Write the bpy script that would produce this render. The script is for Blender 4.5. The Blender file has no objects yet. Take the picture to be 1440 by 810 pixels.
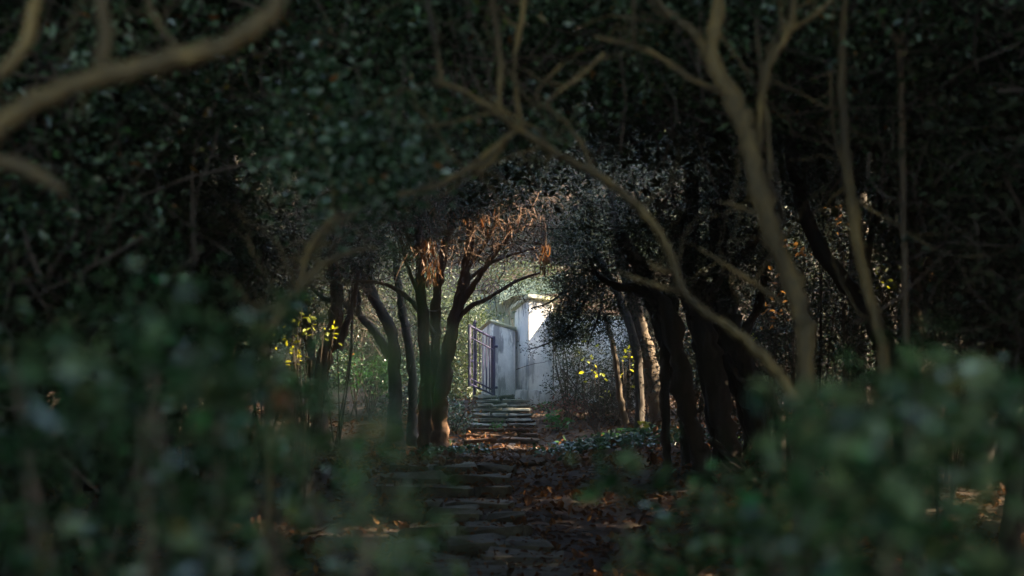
import bpy, math, random
import numpy as np
from mathutils import Vector

random.seed(7)
rng = np.random.default_rng(11)
C = bpy.context.scene.collection
S = bpy.context.scene

# ------------------------------------------------------------------ camera
F = 2400.0            # focal length in pixels of the 1440 px wide photograph
EYE = 1.5
HOR = 600.0           # row of the horizon in the photograph
cd = bpy.data.cameras.new('camera')
cam = bpy.data.objects.new('camera', cd)
C.objects.link(cam)
cam.location = (0, 0, EYE)
cam.rotation_euler = (math.radians(90), 0, 0)
cd.sensor_width = 36
cd.lens = 60
cd.shift_y = (HOR - 405) / 1440
cd.clip_start = 0.05
cd.clip_end = 500
cd.dof.use_dof = True
cd.dof.focus_distance = 37.0
cd.dof.aperture_fstop = 1.6
cd.dof.aperture_blades = 0
S.camera = cam

# ------------------------------------------------------------------ world, sun, exposure
SUN_EL, SUN_AZ = 27.0, 92.0     # azimuth measured from +Y towards +X
w = bpy.data.worlds.new('World'); S.world = w; w.use_nodes = True
nt = w.node_tree; nt.nodes.clear()
sky = nt.nodes.new('ShaderNodeTexSky'); sky.sky_type = 'NISHITA'; sky.sun_disc = False
sky.sun_elevation = math.radians(SUN_EL); sky.sun_rotation = math.radians(SUN_AZ)
bg = nt.nodes.new('ShaderNodeBackground'); bg.inputs['Strength'].default_value = 0.14
wo = nt.nodes.new('ShaderNodeOutputWorld')
nt.links.new(sky.outputs[0], bg.inputs[0]); nt.links.new(bg.outputs[0], wo.inputs[0])
sl = bpy.data.lights.new('sun', 'SUN'); sl.energy = 4.0; sl.angle = math.radians(0.5)
sl.color = (1.0, 0.80, 0.55)
so = bpy.data.objects.new('sun', sl); C.objects.link(so)
e, a = math.radians(SUN_EL), math.radians(SUN_AZ)
to_sun = Vector((math.cos(e) * math.sin(a), math.cos(e) * math.cos(a), math.sin(e)))
so.rotation_euler = to_sun.to_track_quat('Z', 'Y').to_euler()
S.view_settings.view_transform = 'Standard'
S.view_settings.look = 'None'
S.view_settings.exposure = 3.5
S.view_settings.gamma = 1.0
S.cycles.max_bounces = 5
S.cycles.diffuse_bounces = 3
S.cycles.glossy_bounces = 2
S.cycles.transmission_bounces = 3
S.cycles.sample_clamp_indirect = 3.0

# ------------------------------------------------------------------ helpers
def P(px, py, d):
    return ((px - 720) / F * d, d, EYE - (py - HOR) / F * d)

PROF_D = [-30, 0, 10, 18, 19, 20.2, 21.5, 22.6, 23.6, 24.4, 25.2, 27, 29, 31, 33, 35, 39.3, 43, 47, 60, 90]
PROF_Z = [0.0, 0.0, -.05, -.08, -.05, .07, .20, .37, .54, .64, .82, .94, .99, 1.03, 1.07, 1.12, 2.2, 2.25, 3.2, 11, 26]

def bump2(x, y):
    return (np.sin(x * 1.7 + y * .6) * np.cos(y * 1.3 - x * .4) * .5 + np.sin(x * 3.9 - y * 2.7) * .25
            + np.sin(x * 7.3 + 1.3) * np.cos(y * 6.1) * .15)

def path_x(y):
    return np.interp(y, [0, 19, 25, 30, 35, 39, 50], [-.1, -.25, -.75, -.45, -.25, -.22, -.2])

def ground_z(x, y):
    x = np.asarray(x, float); y = np.asarray(y, float)
    z = np.interp(y, PROF_D, PROF_Z)
    dx = x - path_x(y)
    off = np.clip(np.abs(dx) - .85, 0, 30)
    right = dx > 0
    rise = np.where(right, np.interp(y, [10, 26, 33, 38, 42], [.03, .03, .17, .05, .0]),
                    np.interp(y, [10, 30, 36, 40], [.03, .02, .02, -.05]))
    z = z - .09 + np.clip(off, 0, 4) * rise + .07 * bump2(x, y) * np.clip(off, 0, 1)
    bank = np.clip(np.abs(x) - 9, 0, 60)
    z = z + bank * .42
    return z

def mesh_np(name, V, Fc, mat=None, smooth=False, mats=None, midx=None):
    V = np.ascontiguousarray(V, dtype=np.float32); Fc = np.ascontiguousarray(Fc, dtype=np.int32)
    me = bpy.data.meshes.new(name)
    n, k = Fc.shape
    me.vertices.add(len(V)); me.vertices.foreach_set('co', V.ravel())
    me.loops.add(n * k); me.loops.foreach_set('vertex_index', Fc.ravel())
    me.polygons.add(n)
    me.polygons.foreach_set('loop_start', np.arange(0, n * k, k, dtype=np.int32))
    me.polygons.foreach_set('loop_total', np.full(n, k, dtype=np.int32))
    if mats:
        for m in mats: me.materials.append(m)
        if midx is not None: me.polygons.foreach_set('material_index', midx.astype(np.int32))
    elif mat: me.materials.append(mat)
    me.polygons.foreach_set('use_smooth', np.full(n, smooth, dtype=bool))
    me.update(calc_edges=True)
    return me

def link(name, me, parent=None, loc=None):
    o = bpy.data.objects.new(name, me); C.objects.link(o)
    if parent is not None: o.parent = parent
    if loc is not None: o.location = loc
    return o

def tag(o, label=None, cat=None, group=None, kind=None):
    if label: o['label'] = label
    if cat: o['category'] = cat
    if group: o['group'] = group
    if kind: o['kind'] = kind
    return o

def thing(name, label, cat, group=None, loc=(0, 0, 0)):
    o = bpy.data.objects.new(name, None); C.objects.link(o); o.location = loc
    o.empty_display_size = .2
    return tag(o, label, cat, group)

def child(name, me, root):
    """mesh given in world coordinates, parented to a root that stands at its own base"""
    o = bpy.data.objects.new(name, me); C.objects.link(o); o.parent = root
    o.location = (-root.location.x, -root.location.y, -root.location.z)
    return o

# ------------------------------------------------------------------ materials
def new_mat(name):
    m = bpy.data.materials.new(name); m.use_nodes = True
    n = m.node_tree; n.nodes.clear()
    out = n.nodes.new('ShaderNodeOutputMaterial')
    return m, n, out

def ramp(n, stops):
    r = n.nodes.new('ShaderNodeValToRGB')
    el = r.color_ramp.elements
    while len(el) > 1: el.remove(el[-1])
    el[0].position = stops[0][0]; el[0].color = (*stops[0][1], 1)
    for p, c in stops[1:]:
        q = el.new(p); q.color = (*c, 1)
    return r

def leaf_mat(name, stops, rough=.42, trans=.3, tcol=(.18, .28, .03), spec=.5):
    m, n, out = new_mat(name)
    g = n.nodes.new('ShaderNodeNewGeometry')
    r = ramp(n, stops); n.links.new(g.outputs['Random Per Island'], r.inputs[0])
    b = n.nodes.new('ShaderNodeBsdfPrincipled')
    b.inputs['Roughness'].default_value = rough
    b.inputs['Specular IOR Level'].default_value = spec
    n.links.new(r.outputs[0], b.inputs['Base Color'])
    t = n.nodes.new('ShaderNodeBsdfTranslucent')
    mx = n.nodes.new('ShaderNodeMix'); mx.data_type = 'RGBA'; mx.inputs[0].default_value = .6
    n.links.new(r.outputs[0], mx.inputs['A']); mx.inputs['B'].default_value = (*tcol, 1)
    n.links.new(mx.outputs['Result'], t.inputs[0])
    s = n.nodes.new('ShaderNodeMixShader'); s.inputs[0].default_value = trans
    n.links.new(b.outputs[0], s.inputs[1]); n.links.new(t.outputs[0], s.inputs[2])
    n.links.new(s.outputs[0], out.inputs[0])
    return m

def solid_mat(name, c1, c2, scale=8, rough=.8, bump=.3, stretch=(1, 1, 1), metal=0, detail=8, c3=None, bscale=None):
    m, n, out = new_mat(name)
    tc = n.nodes.new('ShaderNodeTexCoord'); mp = n.nodes.new('ShaderNodeMapping')
    mp.inputs['Scale'].default_value = stretch
    n.links.new(tc.outputs['Object'], mp.inputs[0])
    nz = n.nodes.new('ShaderNodeTexNoise'); nz.inputs['Scale'].default_value = scale
    nz.inputs['Detail'].default_value = detail; nz.inputs['Roughness'].default_value = .65
    n.links.new(mp.outputs[0], nz.inputs[0])
    st = [(.3, c1), (.68, c2)] if c3 is None else [(.28, c1), (.5, c2), (.7, c3)]
    r = ramp(n, st); n.links.new(nz.outputs['Fac'], r.inputs[0])
    b = n.nodes.new('ShaderNodeBsdfPrincipled')
    b.inputs['Roughness'].default_value = rough; b.inputs['Metallic'].default_value = metal
    n.links.new(r.outputs[0], b.inputs['Base Color'])
    nb = n.nodes.new('ShaderNodeTexNoise'); nb.inputs['Scale'].default_value = bscale or scale * 3
    nb.inputs['Detail'].default_value = 6
    n.links.new(mp.outputs[0], nb.inputs[0])
    bp = n.nodes.new('ShaderNodeBump'); bp.inputs['Strength'].default_value = bump
    bp.inputs['Distance'].default_value = .03
    n.links.new(nb.outputs['Fac'], bp.inputs['Height']); n.links.new(bp.outputs[0], b.inputs['Normal'])
    n.links.new(b.outputs[0], out.inputs[0])
    return m

M = {}
M['leaf_gloss'] = leaf_mat('glossy_evergreen_leaf', [(0, (.014, .030, .012)), (.45, (.026, .058, .026)), (.68, (.055, .095, .048)), (.80, (.19, .27, .18)), (.93, (.07, .11, .05)), (.975, (.05, .14, .03)), (1, (.24, .07, .02))], rough=.24, trans=.2, tcol=(.05, .13, .05))  # the pale stops stand in for sky highlights on the leaves
M['leaf_dark'] = leaf_mat('dark_evergreen_leaf', [(0, (.014, .022, .010)), (.6, (.026, .038, .016)), (1, (.050, .055, .025))], rough=.62, spec=.3, trans=.18, tcol=(.06, .07, .02))
M['leaf_canopy'] = leaf_mat('canopy_leaf', [(0, (.012, .02, .012)), (1, (.03, .04, .02))], rough=.6, trans=.06)
M['leaf_near'] = leaf_mat('foreground_leaf', [(0, (.008, .022, .007)), (.4, (.020, .050, .015)), (.7, (.060, .098, .036)), (.91, (.16, .20, .09)), (.96, (.02, .15, .035)), (1, (.13, .13, .05))], rough=.26, trans=.14, tcol=(.03, .13, .06))
M['leaf_near_dark'] = leaf_mat('dark_foreground_leaf', [(0, (.006, .016, .005)), (.5, (.013, .036, .011)), (.82, (.033, .066, .024)), (.93, (.09, .125, .055)), (.97, (.015, .12, .03)), (1, (.12, .11, .03))], rough=.28, trans=.14, tcol=(.03, .13, .05))
M['leaf_far'] = leaf_mat('far_grey_green_leaf', [(0, (.022, .038, .020)), (.6, (.048, .070, .036)), (1, (.10, .12, .06))], rough=.55, trans=.3, tcol=(.12, .18, .05))
M['leaf_green'] = leaf_mat('fresh_green_leaf', [(0, (.012, .05, .018)), (.7, (.025, .10, .03)), (1, (.06, .15, .025))], rough=.45, trans=.35, tcol=(.08, .30, .03))
M['leaf_yellow'] = leaf_mat('yellow_leaf', [(0, (.07, .14, .02)), (.45, (.13, .19, .02)), (.8, (.30, .30, .03)), (1, (.42, .28, .08))], rough=.4, trans=.5, tcol=(.65, .60, .02))
M['leaf_brown'] = leaf_mat('fallen_brown_leaf', [(0, (.028, .012, .005)), (.45, (.075, .030, .010)), (.85, (.14, .058, .018)), (1, (.26, .13, .04))], rough=.75, spec=.2, trans=.15, tcol=(.3, .12, .03))
M['leaf_rust'] = leaf_mat('dead_rust_leaf', [(0, (.06, .028, .012)), (.6, (.14, .068, .028)), (1, (.30, .17, .08))], rough=.5, trans=.3, tcol=(.5, .2, .05))
M['leaf_glint'] = leaf_mat('amber_glint_leaf', [(0, (.22, .09, .03)), (.6, (.42, .20, .06)), (1, (.6, .42, .2))], rough=.35, trans=.4, tcol=(.7, .35, .08))  # bright amber puts the warm sun glints into the leaf colour
M['leaf_red'] = leaf_mat('red_stem_leaf', [(0, (.12, .04, .03)), (1, (.22, .08, .05))], rough=.5, trans=.25, tcol=(.3, .1, .05))
M['bark'] = solid_mat('brown_bark', (.035, .024, .015), (.12, .085, .05), 5, .85, .6, (1, 1, .25))
M['bark_dark'] = solid_mat('dark_bark', (.018, .014, .010), (.055, .042, .03), 5, .9, .7, (1, 1, .25))
M['bark_tan'] = solid_mat('tan_bark', (.014, .010, .005), (.075, .052, .018), 4.5, .8, .6, (1, 1, .45), c3=(.20, .135, .042))  # bark mottle whose dark patches also stand in for unlit stretches
M['bark_red'] = solid_mat('reddish_bark', (.045, .024, .014), (.15, .08, .042), 6, .85, .6, (1, 1, .2))
M['twig'] = solid_mat('twig_bark', (.03, .022, .016), (.085, .062, .045), 4, .9, .2)
M['soil'] = solid_mat('woodland_soil', (.018, .009, .005), (.05, .025, .012), 3, .95, .6, c3=(.035, .026, .010))
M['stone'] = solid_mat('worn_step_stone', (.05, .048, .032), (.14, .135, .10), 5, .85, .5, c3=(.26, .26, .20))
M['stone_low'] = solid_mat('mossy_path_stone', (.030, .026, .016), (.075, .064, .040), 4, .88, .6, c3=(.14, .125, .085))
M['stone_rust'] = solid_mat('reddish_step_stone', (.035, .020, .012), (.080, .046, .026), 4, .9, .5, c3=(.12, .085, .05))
M['iron'] = solid_mat('violet_grey_painted_iron', (.010, .010, .030), (.030, .026, .080), 14, .45, .15, (1, 1, .3))
M['coping'] = solid_mat('mossy_coping_stone', (.30, .29, .17), (.55, .52, .36), 6, .85, .4, c3=(.35, .38, .12))
M['board'] = solid_mat('grey_green_board', (.10, .12, .085), (.19, .22, .15), 3, .8, .25, (4, 4, .5))
M['panel'] = solid_mat('mist_lit_green_panel', (.26, .31, .19), (.36, .41, .27), 2, .7, .1)  # pale colour stands in for the misty light beyond the pillars

def plaster():
    m, n, out = new_mat('weathered_white_render')
    tc = n.nodes.new('ShaderNodeTexCoord')
    def noise(scale, st, det=8, rough=.65):
        mp = n.nodes.new('ShaderNodeMapping'); mp.inputs['Scale'].default_value = st
        n.links.new(tc.outputs['Object'], mp.inputs[0])
        z = n.nodes.new('ShaderNodeTexNoise'); z.inputs['Scale'].default_value = scale
        z.inputs['Detail'].default_value = det; z.inputs['Roughness'].default_value = rough
        n.links.new(mp.outputs[0], z.inputs[0]); return z
    a = noise(2.2, (1, 1, 1)); ra = ramp(n, [(.3, (.44, .44, .40)), (.46, (.84, .82, .76)), (.7, (.94, .92, .86))])
    n.links.new(a.outputs['Fac'], ra.inputs[0])
    b = noise(4.2, (1, 1, .30), 6, .6); rb = ramp(n, [(.53, (0, 0, 0)), (.60, (.72, .72, .72))])
    n.links.new(b.outputs['Fac'], rb.inputs[0])
    mx = n.nodes.new('ShaderNodeMix'); mx.data_type = 'RGBA'
    n.links.new(rb.outputs[0], mx.inputs[0]); n.links.new(ra.outputs[0], mx.inputs['A'])
    mx.inputs['B'].default_value = (.17, .17, .19, 1)
    # damp green-grey stain that climbs from the foot of the wall
    sep = n.nodes.new('ShaderNodeSeparateXYZ'); n.links.new(tc.outputs['Object'], sep.inputs[0])
    c = noise(2.8, (1, 1, .6)); ad = n.nodes.new('ShaderNodeMath'); ad.operation = 'MULTIPLY_ADD'
    n.links.new(c.outputs['Fac'], ad.inputs[0]); ad.inputs[1].default_value = -2.2; n.links.new(sep.outputs['Z'], ad.inputs[2])
    mr = n.nodes.new('ShaderNodeMapRange'); mr.inputs['From Min'].default_value = .75; mr.inputs['From Max'].default_value = 2.5
    mr.inputs['To Min'].default_value = .8; mr.inputs['To Max'].default_value = 0
    n.links.new(ad.outputs[0], mr.inputs['Value'])
    m2 = n.nodes.new('ShaderNodeMix'); m2.data_type = 'RGBA'
    n.links.new(mr.outputs[0], m2.inputs[0]); n.links.new(mx.outputs['Result'], m2.inputs['A'])
    m2.inputs['B'].default_value = (.17, .19, .15, 1)
    bs = n.nodes.new('ShaderNodeBsdfPrincipled'); bs.inputs['Roughness'].default_value = .9
    n.links.new(m2.outputs['Result'], bs.inputs['Base Color'])
    bp = n.nodes.new('ShaderNodeBump'); bp.inputs['Strength'].default_value = .4; bp.inputs['Distance'].default_value = .02
    q = noise(18, (1, 1, 1)); n.links.new(q.outputs['Fac'], bp.inputs['Height']); n.links.new(bp.outputs[0], bs.inputs['Normal'])
    n.links.new(bs.outputs[0], out.inputs[0])
    return m
M['plaster'] = plaster()

# ------------------------------------------------------------------ shape builders
def smooth_path(pts, n=6):
    """Catmull-Rom through (x,y,z,r) points"""
    p = np.array(pts, float)
    if len(p) < 3: n = n * 2
    q = np.vstack([2 * p[0] - p[1], p, 2 * p[-1] - p[-2]])
    out = []
    for i in range(1, len(q) - 2):
        for k in range(n):
            t = k / n
            a, b, c, d = q[i - 1], q[i], q[i + 1], q[i + 2]
            out.append(.5 * (2 * b + (c - a) * t + (2 * a - 5 * b + 4 * c - d) * t * t + (3 * b - a - 3 * c + d) * t ** 3))
    out.append(p[-1])
    return np.array(out)

def tube_arrays(path, sides=8, wob=.08, rs=None):
    rs = rs or rng
    p = path[:, :3]; r = np.maximum(path[:, 3], 1e-4)
    t = np.gradient(p, axis=0); t /= np.linalg.norm(t, axis=1)[:, None] + 1e-9
    ref = np.where(np.abs(t[:, [1]]) > .9, [[1., 0, 0]], [[0., 1, 0]])
    u = np.cross(t, ref); u /= np.linalg.norm(u, axis=1)[:, None] + 1e-9
    v = np.cross(t, u)
    n = len(p)
    ang = np.linspace(0, 2 * math.pi, sides, endpoint=False)
    flute = 1 + wob * rs.normal(size=(1, sides)) + wob * .6 * rs.normal(size=(n, sides)) + wob * .8 * rs.normal(size=(n, 1))
    rr = r[:, None] * flute
    V = p[:, None, :] + rr[..., None] * (np.cos(ang)[None, :, None] * u[:, None, :] + np.sin(ang)[None, :, None] * v[:, None, :])
    V = V.reshape(-1, 3)
    i = np.arange(n - 1)[:, None] * sides; j = np.arange(sides)[None, :]; j2 = (j + 1) % sides
    Fq = np.stack([i + j, i + j2, i + sides + j2, i + sides + j], -1).reshape(-1, 4)
    return V, Fq

def merge(parts):
    Vs, Fs, o = [], [], 0
    for V, Fq in parts:
        Vs.append(V); Fs.append(Fq + o); o += len(V)
    return np.vstack(Vs), np.vstack(Fs)

def limb_path(pts, n=6, jit=.0):
    """pts: (px, py, depth, radius_px) measured on the photograph at a chosen real distance"""
    q = []
    for px, py, d, rp in pts:
        x, y, z = P(px, py, d); q.append((x, y, z, rp / F * d))
    s = smooth_path(q, n)
    if jit:
        s[1:-1, :3] += rng.normal(size=(len(s) - 2, 3)) * s[1:-1, 3:4] * jit
    return s

def to_ground(pts, dx=0.0, flare=1.9):
    """prepend a foot on the ground below the first point of a trunk"""
    px, py, d, rp = pts[0]
    x, y, z = P(px, py, d)
    gz = float(ground_z(x + dx, y)) - .12
    foot_py = HOR - (gz - EYE) / d * F
    foot_px = 720 + (x + dx) / d * F
    return [(foot_px, foot_py, d, rp * flare)] + [( (foot_px + px) / 2, (foot_py * .6 + py * .4), d, rp * 1.12)] + list(pts)

def leaves_arrays(pos, size, up=.6, width=.5, droop=.25, axis=None, kind='oval'):
    n = len(pos)
    size = np.broadcast_to(size, (n,)).astype(float)
    a = rng.normal(size=(n, 3)); a[:, 2] = a[:, 2] * .6 - droop
    if axis is not None: a = a * .5 + axis
    a /= np.linalg.norm(a, axis=1)[:, None] + 1e-9
    nn = rng.normal(size=(n, 3)); nn[:, 2] += up * 2
    s = np.cross(a, nn); s /= np.linalg.norm(s, axis=1)[:, None] + 1e-9
    nn = np.cross(s, a)
    L = size[:, None]; W = L * width * .5
    if kind == 'oval':
        fold = L * .07
        vs = [pos, pos + a * L * .3 + s * W * .9 + nn * fold, pos + a * L * .72 + s * W * .85 + nn * fold,
              pos + a * L - nn * L * .06, pos + a * L * .72 - s * W * .85 + nn * fold, pos + a * L * .3 - s * W * .9 + nn * fold]
        V = np.stack(vs, 1).reshape(-1, 3)
        b = np.arange(n)[:, None] * 6
        Fq = np.vstack([b + [[0, 1, 2, 3]], b + [[0, 3, 4, 5]]])
        Fq = Fq.reshape(2, n, 4).transpose(1, 0, 2).reshape(-1, 4)
    else:
        vs = [pos, pos + a * L * .5 + s * W + nn * L * .08, pos + a * L, pos + a * L * .5 - s * W + nn * L * .08]
        V = np.stack(vs, 1).reshape(-1, 3)
        Fq = np.arange(n)[:, None] * 4 + [[0, 1, 2, 3]]
    return V, Fq

def ray_gap(px, py, d, r): return (np.array(P(px, py, d)), r)
SUN_GAPS = [ray_gap(603, 366, 31.2, .38), ray_gap(766, 352, 31.2, .14), ray_gap(832, 520, 35.5, .22), ray_gap(880, 512, 35, .20),
            ray_gap(414, 475, 22, .3), ray_gap(460, 470, 22, .2), ray_gap(757, 462, 38.8, .20), ray_gap(903, 597, 32, .25), ray_gap(1085, 450, 33, .4),
            ray_gap(1180, 300, 30, .3), ray_gap(1130, 350, 32, .45), ray_gap(1095, 385, 30, .2), ray_gap(1240, 390, 21.5, .2), ray_gap(1088, 445, 21.5, .2), ray_gap(1112, 355, 21.5, .25), ray_gap(1180, 300, 21.5, .15), ray_gap(1313, 390, 21.5, .15), ray_gap(1320, 390, 28, .25), ray_gap(1360, 260, 34, .6)]
def in_void(p):
    """the walk-through tunnel and the open understorey between the stems"""
    x, y, z = p[:, 0], p[:, 1], p[:, 2]
    xc = np.interp(y, [0, 10, 20, 30, 36], [.0, .12, .45, .0, -.1])
    hw = np.interp(y, [0, 6, 10, 20, 30, 36], [1.5, 1.0, 1.45, 2.2, 1.7, 1.3])
    top = np.interp(y, [0, 6, 10, 14, 20, 30, 36], [2.6, 2.35, 2.8, 3.3, 3.8, 4.3, 4.1])
    zz = np.clip((z - .8) / (top - .8), 0, 9)
    tun = (np.abs((x - xc) / hw) ** 2.6 + zz ** 2.6 < 1) & (y > -4) & (y < 41)
    rx = x / np.maximum(y, .1)
    und = (y > 13) & (y < 39) & (rx > -.135) & (rx < .205) & (z < 1.5 + y * .062)
    sg = np.zeros(len(p), bool); ts = np.array(to_sun)
    for o_, r_ in SUN_GAPS:
        q = p - o_; t = q @ ts
        dist = np.linalg.norm(q - t[:, None] * ts, axis=1)
        sg |= (t > .6) & (dist < r_ + .012 * t)
    op = (y > 35.5) & (y < 44) & (x > -2.2) & (x < 3.2)      # clearing at the gate
    return tun | und | op | sg

def crown_arrays(c, r, ncl, nl, size, sig=.16, up=.6, width=.5, droop=.25, cull=True, shell=.0, kind='diamond'):
    """clusters of leaves spread through an ellipsoid"""
    c = np.array(c, float); r = np.array(r, float)
    u = rng.normal(size=(ncl, 3)); u /= np.linalg.norm(u, axis=1)[:, None]
    rad = rng.random(ncl) ** (1 / 3) * (1 - shell) + shell
    lump = 1 + .22 * np.sin(u[:, 0] * 5 + u[:, 2] * 4 + c[0]) * np.cos(u[:, 1] * 4 + c[1])
    cc = c + u * (rad * lump)[:, None] * r
    if cull: cc = cc[~in_void(cc)]
    m = len(cc)
    if m == 0: return None, cc
    cs = sig * (.5 + rng.random(m))
    pos = np.repeat(cc, nl, 0) + rng.normal(size=(m * nl, 3)) * np.repeat(cs, nl)[:, None]
    if cull: pos = pos[~in_void(pos)]
    sz = size * (.6 + .8 * rng.random(len(pos)))
    V, Fq = leaves_arrays(pos, sz, up, width, droop, kind=kind)
    return (V, Fq), cc

def twigs_arrays(centers, hub, k, length=(.5, 1.3), r=.006, cull=True, sides=3):
    parts = []
    if len(centers) == 0: return None
    idx = rng.integers(0, len(centers), k)
    for i in idx:
        s = centers[i]
        d = np.array(hub) - s; d /= np.linalg.norm(d) + 1e-6
        L = rng.uniform(*length)
        dirv = d * .5 + rng.normal(size=3) * .55; dirv /= np.linalg.norm(dirv)
        n = 5
        pts = [s]
        for q in range(n - 1):
            dirv = dirv + rng.normal(size=3) * .28; dirv /= np.linalg.norm(dirv)
            pts.append(pts[-1] + dirv * L / (n - 1))
        pts = np.array(pts)
        if cull and in_void(pts).any(): continue
        rr = np.linspace(.5, 1.5, n) * r * rng.uniform(.6, 1.5)
        parts.append(tube_arrays(np.column_stack([pts, rr]), sides, .0))
    return merge(parts) if parts else None

def tree(name, label, cat, limbs, crowns, bark='bark', leafm='leaf_dark', group=None, twigs=0, twig_r=.006,
         trunk_count=1, base=None, limbs_world=None, sides=9, wob=.08, shoots=0):
    """limbs: list of pixel/distance limb lists (first trunk_count reach the ground)"""
    paths = []
    for i, L in enumerate(limbs or []):
        pts = to_ground(L) if i < trunk_count else L
        paths.append(limb_path(pts, 6, .12))
    for L in (limbs_world or []):
        paths.append(smooth_path(L, 6))
    if base is None: base = tuple(paths[0][0][:3])
    root = thing(name, label, cat, group, loc=(base[0], base[1], base[2] + .1))
    for i, pth in enumerate(paths):
        V, Fq = tube_arrays(pth, sides if pth[:, 3].max() > .02 else 6, wob)
        child('trunk' if i < trunk_count else 'branch', mesh_np('trunk', V, Fq, M[bark], True), root)
    if shoots:
        tw = []
        for _ in range(shoots):
            pth = paths[rng.integers(0, len(paths))]; i = rng.integers(len(pth) // 3, len(pth))
            p0 = pth[i, :3]; r0 = min(pth[i, 3] * .4, .009, .0009 * pth[i, 1]); dv = rng.normal(size=3); dv[1] *= .6; dv[2] += .35; dv /= np.linalg.norm(dv)
            pts = [p0]; L = rng.uniform(.25, .9) * min(1, pth[i, 1] / 9)
            for q in range(6):
                dv = dv + rng.normal(size=3) * .33; dv /= np.linalg.norm(dv); pts.append(pts[-1] + dv * L / 6)
            tw.append(tube_arrays(np.column_stack([pts, np.linspace(1, .25, 7) * r0]), 5, .05))
            if rng.random() < .7:
                s0 = pts[3]; dv2 = dv + rng.normal(size=3) * .7; dv2 /= np.linalg.norm(dv2); q2 = [s0 + dv2 * t * L * .4 + rng.normal(size=3) * .012 * t for t in np.linspace(0, 1, 5)]
                tw.append(tube_arrays(np.column_stack([q2, np.linspace(.6, .2, 5) * r0]), 4, .05))
        child('shoots', mesh_np('shoots', *merge(tw), M[bark], True), root)['kind'] = 'stuff'
    acc, ccs = [], []
    for cr in crowns:
        arr, cc = crown_arrays(**cr)
        if arr: acc.append(arr); ccs.append(cc)
    if acc:
        V, Fq = merge(acc)
        child('crown', mesh_np('crown', V, Fq, M[leafm]), root)['kind'] = 'stuff'
    if twigs and ccs:
        cc = np.vstack(ccs)
        tw = twigs_arrays(cc, cc.mean(0), twigs, r=twig_r)
        if tw: child('twigs', mesh_np('twigs', *tw, M['twig']), root)['kind'] = 'stuff'
    return root

# ------------------------------------------------------------------ the ground
xs = np.concatenate([np.linspace(-60, -9, 24), np.linspace(-8.6, 8.6, 116), np.linspace(9, 60, 24)])
ys = np.concatenate([np.linspace(-25, 12, 26), np.linspace(12.4, 44, 200), np.linspace(45, 92, 36)])
X, Y = np.meshgrid(xs, ys)
Z = ground_z(X, Y)
V = np.stack([X, Y, Z], -1).reshape(-1, 3)
nx = len(xs); i = np.arange(len(ys) - 1)[:, None] * nx; j = np.arange(nx - 1)[None, :]
Fq = np.stack([i + j, i + j + 1, i + nx + j + 1, i + nx + j], -1).reshape(-1, 4)
tag(link('ground', mesh_np('ground', V, Fq, M['soil'], True)), kind='structure')

# fallen leaves: nobody could count them
def litter(n, x0, x1, y0, y1, size, mat, name, label, cat, lift=.02, cond=None):
    x = rng.uniform(x0, x1, n); y = y0 + (y1 - y0) * rng.random(n)
    if cond is not None:
        k = cond(x, y); x, y = x[k], y[k]
    z = ground_z(x, y) + lift + .05 * rng.random(len(x)) ** 3
    pos = np.stack([x, y, z], -1)
    V, Fq = leaves_arrays(pos, size * (.5 + rng.random(len(x))), up=2.0, width=.6, droop=0)
    return tag(link(name, mesh_np(name, V, Fq, M[mat])), label, cat, kind='stuff')
litter(52000, -7, 9, 14, 40, .085, 'leaf_brown', 'fallen_leaves', 'brown fallen leaves strewn over the woodland floor and path edges', 'fallen leaves',
       cond=lambda x, y: ((np.abs(x - path_x(y)) > .55) | (rng.random(len(x)) < .30)) & (rng.random(len(x)) < .5 + .9 * np.clip(bump2(x * 1.3, y * 1.1) + .35, 0, 1)))
litter(2600, -6, 8, 14, 38, .16, 'leaf_brown', 'large_fallen_leaves', 'scattered larger curled brown leaves on the woodland floor', 'fallen leaves', .03)

def fallen_twigs(n):
    parts = []
    for _ in range(n):
        y = rng.uniform(16, 37); x = rng.uniform(-.2, .26) * y; a_ = rng.uniform(0, 6.28); L = rng.uniform(.2, 1.0)
        t = np.linspace(-.5, .5, 5); xx = x + np.cos(a_) * t * L + rng.normal(size=5) * .02; yy = y + np.sin(a_) * t * L + rng.normal(size=5) * .02
        zz_ = ground_z(xx, yy) + .045
        parts.append(tube_arrays(np.column_stack([xx, yy, zz_, np.linspace(.009, .003, 5)]), 4, .05))
    tag(link('fallen_twigs', mesh_np('fallen_twigs', *merge(parts), M['twig'])), 'dry twigs scattered among the leaves on the woodland floor', 'twigs', kind='stuff')
fallen_twigs(420)

# ------------------------------------------------------------------ stones
def stone_mesh(w_, d_, h_, mat, seed):
    r = np.random.default_rng(seed)
    nx_, ny_, nz_ = 5, 3, 2
    import bmesh
    bm = bmesh.new(); bmesh.ops.create_cube(bm, size=1)
    bmesh.ops.bevel(bm, geom=list(bm.edges), offset=.10, segments=1, affect='EDGES')
    for v in bm.verts:
        v.co.x *= w_; v.co.y *= d_; v.co.z *= h_
        v.co += Vector(r.normal(size=3)) * (.012 + .02 * min(h_, .2) / .2 * (w_ > .3))
    me = bpy.data.meshes.new('stone'); bm.to_mesh(me); bm.free()
    me.materials.append(mat)
    return me

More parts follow.
